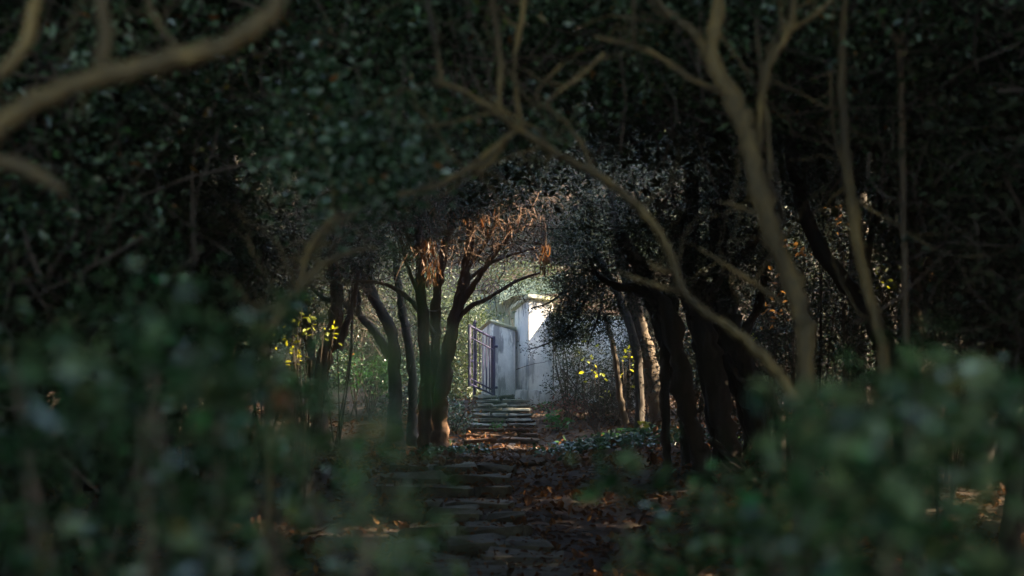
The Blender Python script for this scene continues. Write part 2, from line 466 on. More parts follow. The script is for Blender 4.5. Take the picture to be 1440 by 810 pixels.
def stone_rows(root, rows, mat, hs, seedbase, jitter=.012):
    """rows: (x_left, x_right, y_front, z_top, depth, pieces)"""
    cache = [stone_mesh(1, 1, 1, mat, seedbase + k) for k in range(6)]
    n = 0
    for (xl, xr, y, zt, dep, k) in rows:
        cuts = np.linspace(xl, xr, k + 1); cuts[1:-1] += rng.uniform(-.12, .12, k - 1)
        for q in range(k):
            wd = cuts[q + 1] - cuts[q] - .015
            s = bpy.data.objects.new('stone', stone_mesh(wd, dep * rng.uniform(.95, 1.05), hs * rng.uniform(.88, 1.06), mat, seedbase + n * 7 + q))
            C.objects.link(s); s.parent = root
            s.location = Vector(((cuts[q] + cuts[q + 1]) / 2, y + dep / 2 + rng.uniform(-jitter, jitter), zt - hs / 2 + rng.uniform(-jitter, jitter) * .6)) - root.location
            s.rotation_euler = (rng.uniform(-.02, .02), rng.uniform(-.012, .012), rng.uniform(-.012, .012))
            n += 1

stair = thing('stone_stairs', 'weathered pale stone stairs climbing to the iron gate and white pillars', 'stairs', loc=(-.2, 35.2, 1.0))
rows_top, rows_bot = [], []
NS = 10
for s_ in range(NS):
    y = 35.2 + s_ * .42; zt = 1.14 + (s_ + 1) * .108
    t = s_ / (NS - 1)
    xl = (-.95 if s_ > 2 else -1.0) + t * .14; xr = .58 - t * .20
    (rows_top if s_ >= 3 else rows_bot).append((xl, xr, y, zt, .50, 3 if s_ % 2 else 2))
M['riser'] = solid_mat('shaded_riser_stone', (.02, .017, .012), (.05, .042, .03), 5, .9, .5)  # darker colour carries the shade beneath the overhanging nosings
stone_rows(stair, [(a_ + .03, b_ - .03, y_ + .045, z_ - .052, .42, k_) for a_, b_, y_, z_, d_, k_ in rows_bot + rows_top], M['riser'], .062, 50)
stone_rows(stair, rows_bot, M['stone_rust'], .052, 100)
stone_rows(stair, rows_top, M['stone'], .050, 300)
# landing stones behind the top step
stone_rows(stair, [(-.9, .45, 39.45, 2.22, .9, 3)], M['stone'], .12, 500)

low = thing('stone_path', 'dark worn stone steps and slabs of the path in the shade before the stairs', 'stone path', loc=(-.3, 22, .2))
lrows = []
for y, zt, wl, wr in [(16.6, -.02, .8, .85), (17.8, .0, .85, .8), (19.0, .03, .85, .85), (20.1, .13, .9, .7), (21.2, .24, .9, .75), (22.3, .38, .95, .72), (23.2, .50, .95, .68),
               (24.0, .66, 1.1, .70), (24.9, .82, 1.2, .70), (25.7, .92, 1.1, .85)]:
    xc = float(path_x(y)); lrows.append((xc - wl + rng.uniform(-.25, .0), xc + wr + rng.uniform(-.12, .14), y, zt, 1.25, 2 + len(lrows) % 2))
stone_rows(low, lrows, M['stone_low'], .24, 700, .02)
mid = thing('flagstones', 'leaf-strewn reddish flagstones between the dark steps and the pale stairs', 'flagstones', loc=(-.3, 30, 1.0))
mrows = []
for y, zt in [(27.2, .95), (28.5, 1.0), (29.8, 1.03), (31.2, 1.05), (32.6, 1.08), (33.9, 1.12)]:
    xc = float(path_x(y)); mrows.append((xc - .85, xc + .95 + rng.uniform(-.1, .25), y, zt, 1.15, int(rng.integers(3, 5))))
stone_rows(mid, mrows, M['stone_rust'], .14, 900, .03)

# leaves lying on the stone
def on_steps():
    pts = []
    for rows, n in ((rows_bot + [], 70), (rows_top, 16), (lrows, 70), (mrows, 200)):
        for (xl, xr, y, zt, dep, k) in rows:
            q = rng.random((n, 3)); x = xl + (xr - xl) * q[:, 0]
            if rows is rows_top: x = np.where(q[:, 2] < .5, xl + (xr - xl) * .15 * q[:, 0], xr - (xr - xl) * .2 * q[:, 0])
            pts.append(np.stack([x, y + dep * q[:, 1], np.full(n, zt + .012)], -1))
    pos = np.vstack(pts)
    V, Fq = leaves_arrays(pos, .075 * (.5 + rng.random(len(pos))), up=2.0, width=.6, droop=0)
    tag(link('fallen_leaves', mesh_np('step_leaves', V, Fq, M['leaf_brown'])), 'dry brown leaves lying on the stone steps and slabs', 'fallen leaves', kind='stuff')
on_steps()

# ------------------------------------------------------------------ gate pillars and wall
def prism(foot, top, bot, name, mat, root, inset=0):
    n = len(foot)
    V = [(x, y, bot) for x, y in foot] + [(x, y, z) for (x, y), z in zip(foot, top)]
    import bmesh
    bm = bmesh.new()
    vs = [bm.verts.new(v) for v in V]
    bm.faces.new(vs[:n][::-1]); bm.faces.new(vs[n:])
    for k in range(n): bm.faces.new((vs[k], vs[(k + 1) % n], vs[n + (k + 1) % n], vs[n + k]))
    bmesh.ops.recalc_face_normals(bm, faces=bm.faces)
    bmesh.ops.bevel(bm, geom=list(bm.edges), offset=.02, segments=2, affect='EDGES')
    me = bpy.data.meshes.new(name); bm.to_mesh(me); bm.free(); me.materials.append(mat)
    return child(name, me, root)

def slab(foot, top, th, grow, name, mat, root):
    cx = sum(p[0] for p in foot) / len(foot); cy = sum(p[1] for p in foot) / len(foot)
    f2 = []
    for x, y in foot:
        dx, dy = x - cx, y - cy; L = math.hypot(dx, dy); f2.append((x + dx / L * grow, y + dy / L * grow))
    import bmesh
    bm = bmesh.new(); n = len(foot)
    lo = [bm.verts.new((x, y, z + .004)) for (x, y), z in zip(f2, top)]
    hi = [bm.verts.new((x, y, z + th)) for (x, y), z in zip(f2, top)]
    bm.faces.new(lo[::-1]); bm.faces.new(hi)
    for k in range(n): bm.faces.new((lo[k], lo[(k + 1) % n], hi[(k + 1) % n], hi[k]))
    bmesh.ops.recalc_face_normals(bm, faces=bm.faces)
    bmesh.ops.bevel(bm, geom=list(bm.edges), offset=.025, segments=2, affect='EDGES')
    for v in bm.verts: v.co += Vector(rng.normal(size=3)) * .006
    me = bpy.data.meshes.new(name); bm.to_mesh(me); bm.free(); me.materials.append(mat)
    return child(name, me, root)

def xy(px, d): return ((px - 720) / F * d, d)
def zz(py, d): return EYE - (py - HOR) / F * d

p1 = thing('gate_pillar', 'low white rendered pillar right beside the iron gate, with a mossy sloping cap', 'pillar', loc=(0, 39.3, 2.15))
ft = [xy(690, 39.0), xy(725, 39.45), xy(712, 40.4), xy(677, 40.1)]
tp = [zz(453, 39.0), zz(465, 39.45), zz(470, 40.4), zz(464, 40.1)]
prism(ft, tp, 2.0, 'shaft', M['plaster'], p1)
slab(ft, tp, .07, .07, 'cap', M['coping'], p1)
p2 = thing('wall_pillar', 'taller white rendered pillar behind the hanging branch, with a sloping mossy cap', 'pillar', loc=(.7, 39.3, 1.6))
ft = [xy(743, 38.7), xy(778, 39.1), xy(757, 40.5), xy(723.5, 39.75)]
tp = [zz(420, 38.7), zz(424, 39.1), zz(436, 40.5), zz(437, 39.75)]
prism(ft, tp, 1.4, 'shaft', M['plaster'], p2)
slab(ft, tp, .11, .12, 'cap', M['coping'], p2)
wl = thing('garden_wall', 'stained pale rendered garden wall running right behind shrubs from the tall pillar', 'wall', loc=(1.8, 39, 1.6))
ft = [xy(779, 38.98), xy(905, 37.9), xy(905, 38.35), xy(779, 39.5)]
tp = [zz(445, 38.9), zz(452, 37.9), zz(452, 38.35), zz(445, 39.5)]
prism(ft, tp, 1.2, 'wall_face', M['plaster'], wl)
slab(ft, tp, .08, .06, 'coping', M['coping'], wl)
# lower plinth of the wall left of the tall pillar's foot
ft = [xy(724, 38.95), xy(742, 38.62), xy(782, 38.9), xy(782, 39.3), xy(724, 39.5)]
prism(ft, [2.35, 2.33, 2.33, 2.35, 2.35], 1.3, 'plinth', M['plaster'], wl)

# building with board wall behind the pillars
sh = thing('board_shed', 'grey green board shed with gable panel coloured pale for misty light beyond the white pillars', 'shed', loc=(0, 46, 2.6))
x0, _ = xy(664, 46.5); x1, _ = xy(742, 46.5)
nb = 9
bw = (x1 - x0) / nb
import bmesh
for k in range(nb):
    bm = bmesh.new(); bmesh.ops.create_cube(bm, size=1)
    bmesh.ops.scale(bm, vec=(bw * .9, .05, 2.8), verts=bm.verts)
    bmesh.ops.bevel(bm, geom=list(bm.edges), offset=.008, segments=1, affect='EDGES')
    me = bpy.data.meshes.new('board'); bm.to_mesh(me); bm.free(); me.materials.append(M['board'])
    o = link('board', me, sh); o.location = (x0 + bw * (k + .5), .5 + (k % 2) * .012, 1.1)
def poly_prism(name, pts2, y0, y1, mat, root):
    bm = bmesh.new(); n = len(pts2)
    a_ = [bm.verts.new((x, y0, z)) for x, z in pts2]; b_ = [bm.verts.new((x, y1, z)) for x, z in pts2]
    bm.faces.new(a_); bm.faces.new(b_[::-1])
    for k in range(n): bm.faces.new((a_[k], a_[(k + 1) % n], b_[(k + 1) % n], b_[k]))
    bmesh.ops.recalc_face_normals(bm, faces=bm.faces)
    me = bpy.data.meshes.new(name); bm.to_mesh(me); bm.free(); me.materials.append(mat)
    return child(name, me, root)
poly_prism('back_panel', [(x0, 2.3), (x1, 2.3), (x1, 5.1), (x0, 5.1)], 46.6, 46.7, M['board'], sh)
gp = [xy(706, 46)[0], xy(706, 46)[0], xy(722, 46)[0], xy(722, 46)[0]]
poly_prism('gable_panel', [(xy(702, 46)[0], zz(427, 46)), (xy(702, 46)[0], zz(396, 46)), (xy(795, 46)[0], zz(384, 46)), (xy(795, 46)[0], zz(411, 46)), (xy(722, 46)[0], zz(415, 46))], 46.2, 46.44, M['panel'], sh)

# ------------------------------------------------------------------ iron gate
gate = thing('iron_gate', 'open violet grey iron bar gate at the head of the stone stairs', 'gate', loc=(-.8, 38.6, 2.15))
def gp_(t, py_l, py_r):
    px = 660.5 + (693.5 - 660.5) * t; d = 38.1 + .75 * t
    x, y = xy(px, d); return (x, y, zz(py_l + (py_r - py_l) * t, d))
def bar(name, a_, b_, r, root, sides=8):
    pts = np.array([list(a_) + [r], list(np.add(a_, b_) / 2) + [r], list(b_) + [r]], float)
    V, Fq = tube_arrays(pts, sides, 0.0)
    # close the ends
    me = mesh_np(name, V, Fq, M['iron'], sides > 4)
    return child(name, me, root)
bar('stile', gp_(0, 456, 456), gp_(0, 543, 543), .038, gate, 4)
bar('stile', gp_(1, 473, 473), gp_(1, 556, 556), .050, gate, 4)
bar('rail', gp_(0, 458, 476), gp_(1, 458, 476), .028, gate, 6)
bar('rail', gp_(0, 474, 492), gp_(1, 474, 492), .020, gate, 6)
bar('rail', gp_(0, 532, 549), gp_(1, 532, 549), .020, gate, 6)
bar('rail', gp_(0, 540, 555), gp_(1, 540, 555), .022, gate, 6)
for t in (.15, .29, .43, .57, .71, .85):
    bar('bar', gp_(t, 459, 477), gp_(t, 540, 555), .013, gate, 6)
bar('spike', P(668, 450, 39.2), P(668, 470, 39.2), .03, gate, 4)
bar('hinge', gp_(1, 487, 487), np.add(gp_(1, 487, 487), (.10, .02, 0)), .03, gate, 6)
bar('hinge', gp_(1, 545, 545), np.add(gp_(1, 545, 545), (.10, .02, 0)), .03, gate, 6)
bar('latch', gp_(.02, 508, 508), np.add(gp_(.14, 508, 508), (0, 0, 0)), .03, gate, 4)
for px, py, d, n_, lab in [(697, 444, 39.4, 70, 'pale green weeds growing on the mossy cap of the low pillar'), (760, 409, 39.2, 30, 'small weeds rooted on the cap of the tall pillar')]:
    c_ = np.array(P(px, py, d)); q = c_ + rng.normal(size=(n_, 3)) * (.16, .15, .05)
    tag(link('cap_weeds', mesh_np('cap_weeds', *leaves_arrays(q, .09 * (.5 + rng.random(n_)), up=.6, width=.4, droop=0), M['leaf_far'])), lab, 'weeds')
post = thing('gate_post', 'slim violet grey iron post at the left side of the gate', 'post', loc=(-.9, 39.3, 2.1))
bar('post_shaft', P(667, 452, 39.3), P(667, 556, 39.3), .035, post, 4)

# ------------------------------------------------------------------ far foliage beyond the gate
def bush(name, label, cat, c, r, ncl, nl, size, mat, sig=.16, group=None, stems=4, width=.5, twigs=0, up=.6, cull=False, kind='diamond', droop=.25, shell=0., stem_mat='bark_dark'):
    gz = float(ground_z(c[0], c[1]))
    root = thing(name, label, cat, group, loc=(c[0], c[1], gz))
    arr, cc = crown_arrays(c, r, ncl, nl, size, sig, up, width, droop, cull, shell, kind)
    if arr is not None:
        child('foliage', mesh_np('foliage', *arr, M[mat]), root)['kind'] = 'stuff'
    parts = []
    for k in range(stems):
        if len(cc) == 0: break
        t = cc[rng.integers(0, len(cc))]
        b = np.array([c[0] + rng.normal() * .08, c[1] + rng.normal() * .08, gz - .05])
        m_ = (b + t) / 2 + rng.normal(size=3) * (.1 if stems < 10 else .28)
        parts.append(tube_arrays(smooth_path([(*b, .018), (*m_, .013), (*t, .005)], 4), 5, .1))
    if parts: child('stems', mesh_np('stems', *merge(parts), M[stem_mat], True), root)
    if twigs and len(cc):
        tw = twigs_arrays(cc, (c[0], c[1], gz), twigs, (.3, .9), .005, cull)
        if tw: child('twigs', mesh_np('twigs', *tw, M['twig']), root)['kind'] = 'stuff'
    return root

for k, (px, py, d, rx, rz, lab) in enumerate([
        (650, 500, 43.5, .9, 1.6, 'grey green shrub seen through the bars of the iron gate'),
        (610, 480, 45.5, 1.6, 2.2, 'pale leafy shrub between the forked trunks and the gate'),
        (520, 470, 46, 2.0, 2.4, 'grey leafy bush behind the leaning forked trunks'),
        (430, 470, 46, 1.8, 2.4, 'dim leafy bush behind the yellow leaved twigs at left'),
        (340, 440, 46, 2.2, 2.8, 'dim bush at the far left of the gate bank'),
        (900, 430, 47, 2.4, 2.4, 'pale leafy bush rising above the garden wall'),
        (1010, 450, 46, 2.2, 2.8, 'leafy bush beyond the many stemmed trunk'),
        (1110, 440, 44, 2.0, 2.6, 'green bush behind the tan mottled trunk'),
        (1210, 430, 45, 2.2, 2.8, 'leafy bush behind the pale slim trunk'),
        (1340, 400, 45, 2.6, 3.2, 'mossy green bush at the far right')]):
    x, y, z = P(px, py, d)
    bush('shrub', lab, 'shrub', (x, y, z), (rx, 1.0, rz), 330, 34, .085, 'leaf_far' if px < 950 and px > 500 else 'leaf_dark', sig=.20, stems=5, twigs=60)
x, y, z = P(742, 388, 44.5)
bush('shrub', 'pale green leafy sprays above the board shed behind the pillars', 'shrub', (x, y, z), (1.5, .5, .38), 130, 22, .07, 'leaf_far', sig=.13, stems=3)
def mass(name, label, boxes, ncl, nl, size, mat, sig=.5):
    acc = []
    for c, r in boxes:
        arr, cc = crown_arrays(c, r, ncl, nl, size, sig, .6, .55, .2, False, .0, 'diamond')
        acc.append(arr)
    o = link(name, mesh_np(name, *merge(acc), M[mat])); return tag(o, label, 'woodland', kind='stuff')
mass('far_wood', 'far wood on the slope behind the gate, reading as one dim mass',
     [((x, 54 + abs(x) * .1, 7 + 1.2 * (k % 2)), (4, 2.2, 5.5)) for k, x in enumerate(np.linspace(-20, 22, 11))] +
     [((x, 60, 14), (4.5, 2.5, 5)) for x in np.linspace(-22, 22, 10)], 210, 22, .31, 'leaf_dark', .45)

# small plants by the stairs and the wall
x, y, z = P(833, 540, 37.2)
bush('wall_shrub', 'twiggy dark shrub with thin stems against the pale garden wall', 'shrub', (x, y, z), (1.0, .45, .95), 230, 20, .06, 'leaf_dark', sig=.11, stems=14, twigs=90)
x, y, z = P(800, 470, 37.4)
bush('climbing_shrub', 'grey green climber hanging down the wall right of the tall pillar', 'climber', (x, y, z), (.45, .3, 1.0), 120, 24, .055, 'leaf_far', sig=.10, stems=6, twigs=25)
x, y, z = P(781, 592, 36.3)
bush('broad_leaf_plant', 'low bright green plant at the right edge of the pale stairs', 'plant', (x, y, z), (.24, .2, .17), 11, 8, .13, 'leaf_green', sig=.08, stems=5, width=.6)
x, y, z = P(773, 574, 37.2)
bush('broad_leaf_plant', 'small green plant under the tall pillar at the top of the bank', 'plant', (x, y, z), (.16, .15, .16), 7, 8, .09, 'leaf_green', sig=.08, stems=4)
x, y, z = P(795, 572, 36.9)
bush('red_stemmed_plant', 'reddish brown withered plant in front of the stained garden wall', 'plant', (x, y, z), (.40, .25, .30), 26, 12, .07, 'leaf_red', sig=.08, stems=7, stem_mat='bark_red')
x, y, z = P(705, 592, 36.1)
bush('step_weed', 'small green weed growing on the middle of the stone stairs', 'weed', (x - .1, y - .05, 1.52), (.22, .1, .05), 9, 7, .06, 'leaf_green', sig=.05, stems=0)
x, y, z = P(640, 590, 36.3)
bush('edge_shrub', 'dark green shrub crowding the left edge of the stairs', 'shrub', (x, y, z), (.42, .5, .50), 60, 20, .06, 'leaf_gloss', sig=.12, stems=8)
x, y, z = P(520, 530, 37.5)
bush('green_shrub', 'fresh green feathery shrub behind the forked trunks at left', 'shrub', (x, y, z), (.6, .5, .42), 40, 22, .08, 'leaf_green', sig=.14, stems=8, width=.25)
for px, py, d, lab in [(445, 500, 38, 'dark green shrub under the yellow leaved twigs'), (580, 545, 38, 'low dark shrub behind the wide yew trunk'), (980, 520, 37, 'dim shrub seen between the dark stems'), (1090, 510, 35, 'green shrub behind the right dark stems'), (1180, 500, 34, 'glossy green shrub between tan and slim trunks')]:
    x, y, z = P(px, py, d)
    bush('shrub', lab, 'shrub', (x, y, z), (1.1, .7, .9), 130, 26, .075, 'leaf_gloss', sig=.16, stems=6, twigs=30)
# ferns on the right bank
def fern(c, label, n=7, L=.55):
    root = thing('fern', label, 'fern', loc=c)
    for k in range(n):
        a_ = 2 * math.pi * k / n + rng.uniform(-.3, .3)
        t = np.linspace(0, 1, 12)
        px_ = np.stack([np.cos(a_) * t * L, np.sin(a_) * t * L, L * (.75 * t - .7 * t * t)], -1) + np.array(c)
        pos = np.repeat(px_[1:], 2, 0)
        side = np.tile([[-math.sin(a_), math.cos(a_), -.15], [math.sin(a_), -math.cos(a_), -.15]], (11, 1))
        sz = np.repeat(.16 * np.sin(np.pi * np.clip(t[1:] * .85 + .12, 0, 1)), 2)
        V, Fq = leaves_arrays(pos, sz, up=3, width=.28, droop=0, axis=side * 4)
        child('frond', mesh_np('frond', V, Fq, M['leaf_green']), root)
for px, py, d, lab in [(893, 588, 33, 'fern on the leafy bank nearest the yellow leaf'), (912, 592, 32.6, 'fern beside the foot of the leaning sunlit trunk'), (868, 600, 33.4, 'small fern above the ivy patch on the bank')]:
    x, y, z = P(px, py, d); fern((x, y, float(ground_z(x, y)) + .03), lab)
# ivy carpet
def ivy(name, label, px0, px1, d0, d1, n, cx, cy, rx, ry):
    x = cx + rng.normal(size=n) * rx; y = cy + rng.normal(size=n) * ry
    z = ground_z(x, y) + .05 + .12 * rng.random(n)
    V, Fq = leaves_arrays(np.stack([x, y, z], -1), .10 * (.6 + .8 * rng.random(n)), up=1.4, width=.75, droop=.1)
    tag(link(name, mesh_np(name, V, Fq, M['leaf_gloss'])), label, 'ivy', kind='stuff')
x, y, z = P(850, 625, 31)
ivy('ivy_patch', 'glossy ivy carpeting the bank right of the path', 0, 0, 0, 0, 1300, x, y, .62, 1.0)
x, y, z = P(650, 640, 31)
ivy('ivy_patch', 'ivy leaves at the foot of the wide yew trunk left of the path', 0, 0, 0, 0, 700, x - .15, y, .35, 1.0)
ivy('ivy_patch', 'ivy trailing over the bank under the dark stems', 0, 0, 0, 0, 900, 4.3, 26.5, .8, 2.0)

# yellow leaved sprigs
def sprig(name, label, spots, d, size, mat='leaf_yellow', foot=None, cat='sapling', spread=.10):
    x, y, z = P(foot[0], foot[1], d)
    root = thing(name, label, cat, loc=(x, y, float(ground_z(x, y))))
    prev = np.array([x, y, float(ground_z(x, y))]); acc = []
    for (px, py) in spots:
        t = np.array(P(px, py, d))
        m_ = (prev + t) / 2 + rng.normal(size=3) * .06
        acc.append(tube_arrays(smooth_path([(*prev, .010), (*m_, .008), (*t, .004)], 4), 5, .1))
        if rng.random() < .5: pass
    child('stems', mesh_np('stems', *merge(acc), M['twig'], True), root)
    for (px, py) in spots:
        t = np.array(P(px, py, d))
        for q in range(4):
            V, Fq = leaves_arrays(np.array([t + rng.normal(size=3) * spread]), np.array([size * rng.uniform(.7, 1.2)]), up=.3, width=.55, droop=.2)
            child('leaf', mesh_np('leaf', V, Fq, M[mat]), root)
sprig('yellow_sapling', 'yellow leaved sapling in front of the garden wall', [(827, 490), (832, 515), (830, 525), (838, 505), (822, 530), (852, 545)], 35.5, .105, foot=(840, 590), spread=.15)
sprig('yellow_sapling', 'yellow leaved sapling beside the leaning trunk', [(885, 492), (875, 502), (868, 510), (862, 525), (880, 515), (893, 525), (899, 493)], 35.0, .095, foot=(878, 592), spread=.16)
sprig('yellow_sapling', 'green and yellow leaved twigs at the dark left edge of the wood', [(412, 462), (410, 480), (413, 492), (420, 445), (455, 468), (463, 478), (470, 462), (412, 505), (425, 422), (430, 460), (408, 520), (418, 500), (440, 455), (405, 470), (409, 485)], 22, .085, foot=(425, 640), spread=.07)
sprig('yellow_sapling', 'small yellow twig between the tan trunk and dark stems', [(1072, 530), (1060, 480), (1085, 500)], 30, .10, foot=(1075, 600))
sprig('low_yellow_plant', 'single lime yellow leaf plant lying by the ferns', [(903, 597), (899, 598)], 32.0, .13, foot=(900, 604), cat='plant', spread=.03)

for (px, py), fx, m_, lab, pts in [((1088, 445), 1084, 'leaf_glint', 'sprig added for rusty sun glints between the fluted stems and the tan trunk', [(1085, 432), (1092, 452), (1080, 462), (1098, 446), (1088, 418)]),
                     ((1112, 352), 1118, 'leaf_glint', 'sprig added for orange sun glints high behind the tan trunk', [(1105, 345), (1118, 350), (1126, 360), (1110, 368), (1132, 345), (1094, 386)]),
                     ((1182, 300), 1186, 'leaf_glint', 'small sprig added for bright sun glints high against the left side of the slim pale trunk', [(1179, 292), (1184, 308), (1178, 300)]),
                     ((1240, 395), 1246, 'leaf_yellow', 'sprig added for yellow sun glints right of the slim pale trunk', [(1238, 385), (1243, 405), (1236, 372)]),
                     ((1315, 392), 1318, 'leaf_glint', 'small sprig added for sun glints in the right thicket', [(1310, 388), (1320, 394), (1306, 384)])]:
    sprig('glint_sapling', lab, pts, 21.5, .075, m_, foot=(fx, 640), spread=.07)  # saplings added only to place the sun glints

# ------------------------------------------------------------------ trees in the middle distance
def cr(px, py, d, r, ncl, nl, size, **k):
    return dict(c=P(px, py, d), r=r, ncl=ncl, nl=nl, size=size, **k)

# wide many-stemmed yew left of the path
yew = tree('yew_tree', 'wide reddish many stemmed yew left of the stairs, limbs arching over the path', 'tree',
     [[(598, 560, 32, 8.9), (598, 480, 32, 8.1), (592, 400, 32, 7.4), (588, 310, 32, 5.9), (580, 220, 32, 4.4)],
      [(618, 570, 31.8, 10.4), (628, 500, 31.8, 9.6), (640, 440, 31.8, 8.1), (655, 380, 31.8, 6.7), (662, 310, 31.8, 5.2)],
      [(607, 590, 32.3, 8.9), (612, 520, 32.3, 8.1), (614, 440, 32.3, 6.7), (622, 370, 32.3, 5.9), (640, 300, 32.3, 4.4)],
      [(632, 470, 31.8, 5.9), (655, 437, 31.8, 3.7), (690, 418, 31.8, 2.7), (725, 396, 31.8, 2.2), (760, 384, 31.8, 1.6)],
      [(645, 430, 31.8, 5.2), (672, 392, 31.7, 3.7), (700, 350, 31.6, 3.0), (735, 320, 31.5, 2.2), (770, 318, 31.4, 1.5)],
      [(640, 440, 32, 4.4), (648, 405, 32, 3.0), (690, 370, 32, 2.2), (740, 352, 32, 1.5), (772, 345, 32, 1.1)],
      [(610, 470, 32, 4.4), (575, 420, 32.4, 3.7), (540, 400, 32.8, 3.0), (500, 395, 33, 2.2)],
      [(596, 430, 32, 3.7), (575, 380, 32, 3.0), (560, 330, 32, 2.2), (540, 300, 32, 1.5)],
      [(655, 380, 31.8, 3.7), (690, 330, 31.5, 2.2), (700, 290, 31.5, 1.5)]],
     [cr(600, 250, 31.5, (1.6, 1.0, .9), 130, 40, .06, sig=.18), cr(700, 275, 31, (1.6, 1.0, .7), 130, 40, .06, sig=.16),
      cr(530, 330, 33, (1.5, .9, .9), 110, 36, .06, sig=.18)], bark='bark_red', trunk_count=3, twigs=420, twig_r=.007, sides=10, wob=.12, shoots=140)
# fine drooping twigs below its crown
def hanging(root, pxr, pyr, d, n, L, mat, name, size=None, cull=False):
    parts = []
    for k in range(n):
        px = rng.uniform(*pxr); py = rng.uniform(*pyr); dd = d + rng.normal() * .3
        s = np.array(P(px, py, dd)); pts = [s]; dv = np.array([rng.normal() * .5, rng.normal() * .3, rng.normal() * .5 - .35])
        for q in range(4):
            dv = dv + rng.normal(size=3) * .3; dv /= np.linalg.norm(dv); pts.append(pts[-1] + dv * L * rng.uniform(.5, 1.2) / 4)
        parts.append(tube_arrays(np.column_stack([pts, np.linspace(1.3, .5, 5) * .006]), 3, 0))
    child(name, mesh_np(name, *merge(parts), M[mat]), root)['kind'] = 'stuff'
hanging(yew, (560, 770), (265, 365), 31.6, 800, .7, 'bark_red', 'hanging_twigs')
hanging(yew, (640, 740), (395, 425), 31.8, 50, .35, 'twig', 'fine_twigs')
# dead rusty frond bunches
def frond_bunch(px, py, d, w_, h_, n, label):
    x, y, z = P(px, py, d)
    root = thing('dead_frond_bunch', label, 'dead leaves', loc=(x, y, z))
    s = h_ * rng.random(n)
    pos = np.stack([x + rng.normal(size=n) * w_ * (1 - .4 * s / h_), y + rng.normal(size=n) * w_ * .6, z - s], -1)
    ax = np.zeros((n, 3)); ax[:, 2] = -1.6
    V, Fq = leaves_arrays(pos, (.18 * (.4 + rng.random(n))), up=0, width=.13, droop=.6, axis=ax)
    child('fronds', mesh_np('fronds', V, Fq, M['leaf_rust']), root)['kind'] = 'stuff'
    V, Fq = tube_arrays(smooth_path([(x, y, z + .35, .012), (x + .02, y, z + .1, .010), (x, y, z - h_ * .8, .004)], 4), 5)
    child('stalk', mesh_np('stalk', V, Fq, M['bark_red'], True), root)
frond_bunch(603, 335, 31.2, .12, .75, 130, 'rusty bunch of dead fronds hanging before the yew stems')
frond_bunch(766, 342, 31.2, .07, .45, 50, 'small rusty frond bunch hanging at the right tip of the arching yew')
frond_bunch(655, 288, 31.2, .32, .30, 50, 'spread of rusty dead leaves high in the yew crown')
frond_bunch(700, 300, 31.2, .35, .30, 30, 'thin rusty leaves in the middle of the yew crown')

tree('forked_tree', 'dark forked tree with leaning stems left of the wide yew', 'tree',
     [[(556, 530, 35, 9), (550, 470, 35, 8), (530, 425, 35, 7), (505, 385, 35, 6), (480, 340, 35, 5)],
      [(580, 520, 35, 6), (570, 460, 35, 6), (562, 410, 35, 5), (555, 350, 35, 4)],
      [(548, 500, 35, 7), (520, 458, 35.2, 6), (490, 432, 35.2, 5), (450, 415, 35.2, 4), (420, 380, 35.2, 3)],
      [(530, 425, 35, 5), (520, 380, 35, 4), (530, 330, 35, 3)],
      [(505, 445, 35, 4), (500, 400, 35, 3), (470, 370, 35, 2)]],
     [cr(480, 320, 35, (2.2, 1.2, 1.3), 170, 36, .07, sig=.2)], bark='bark_dark', trunk_count=2, twigs=220, shoots=120)
tree('leaning_tree', 'dark trunk leaning right behind the blurred curved twig at left', 'tree',
     [[(452, 530, 33, 13), (465, 480, 33, 11), (475, 430, 33, 10), (470, 370, 33, 8), (480, 300, 33, 6)],
      [(475, 490, 33, 7), (490, 450, 33, 5), (498, 420, 33, 4), (505, 380, 33, 3)],
      [(440, 530, 33, 8), (432, 470, 33, 6), (425, 400, 33, 5), (400, 340, 33, 4)]],
     [cr(420, 310, 33, (2.2, 1.3, 1.5), 170, 36, .07, sig=.2)], bark='bark_red', trunk_count=1, twigs=200, shoots=120)

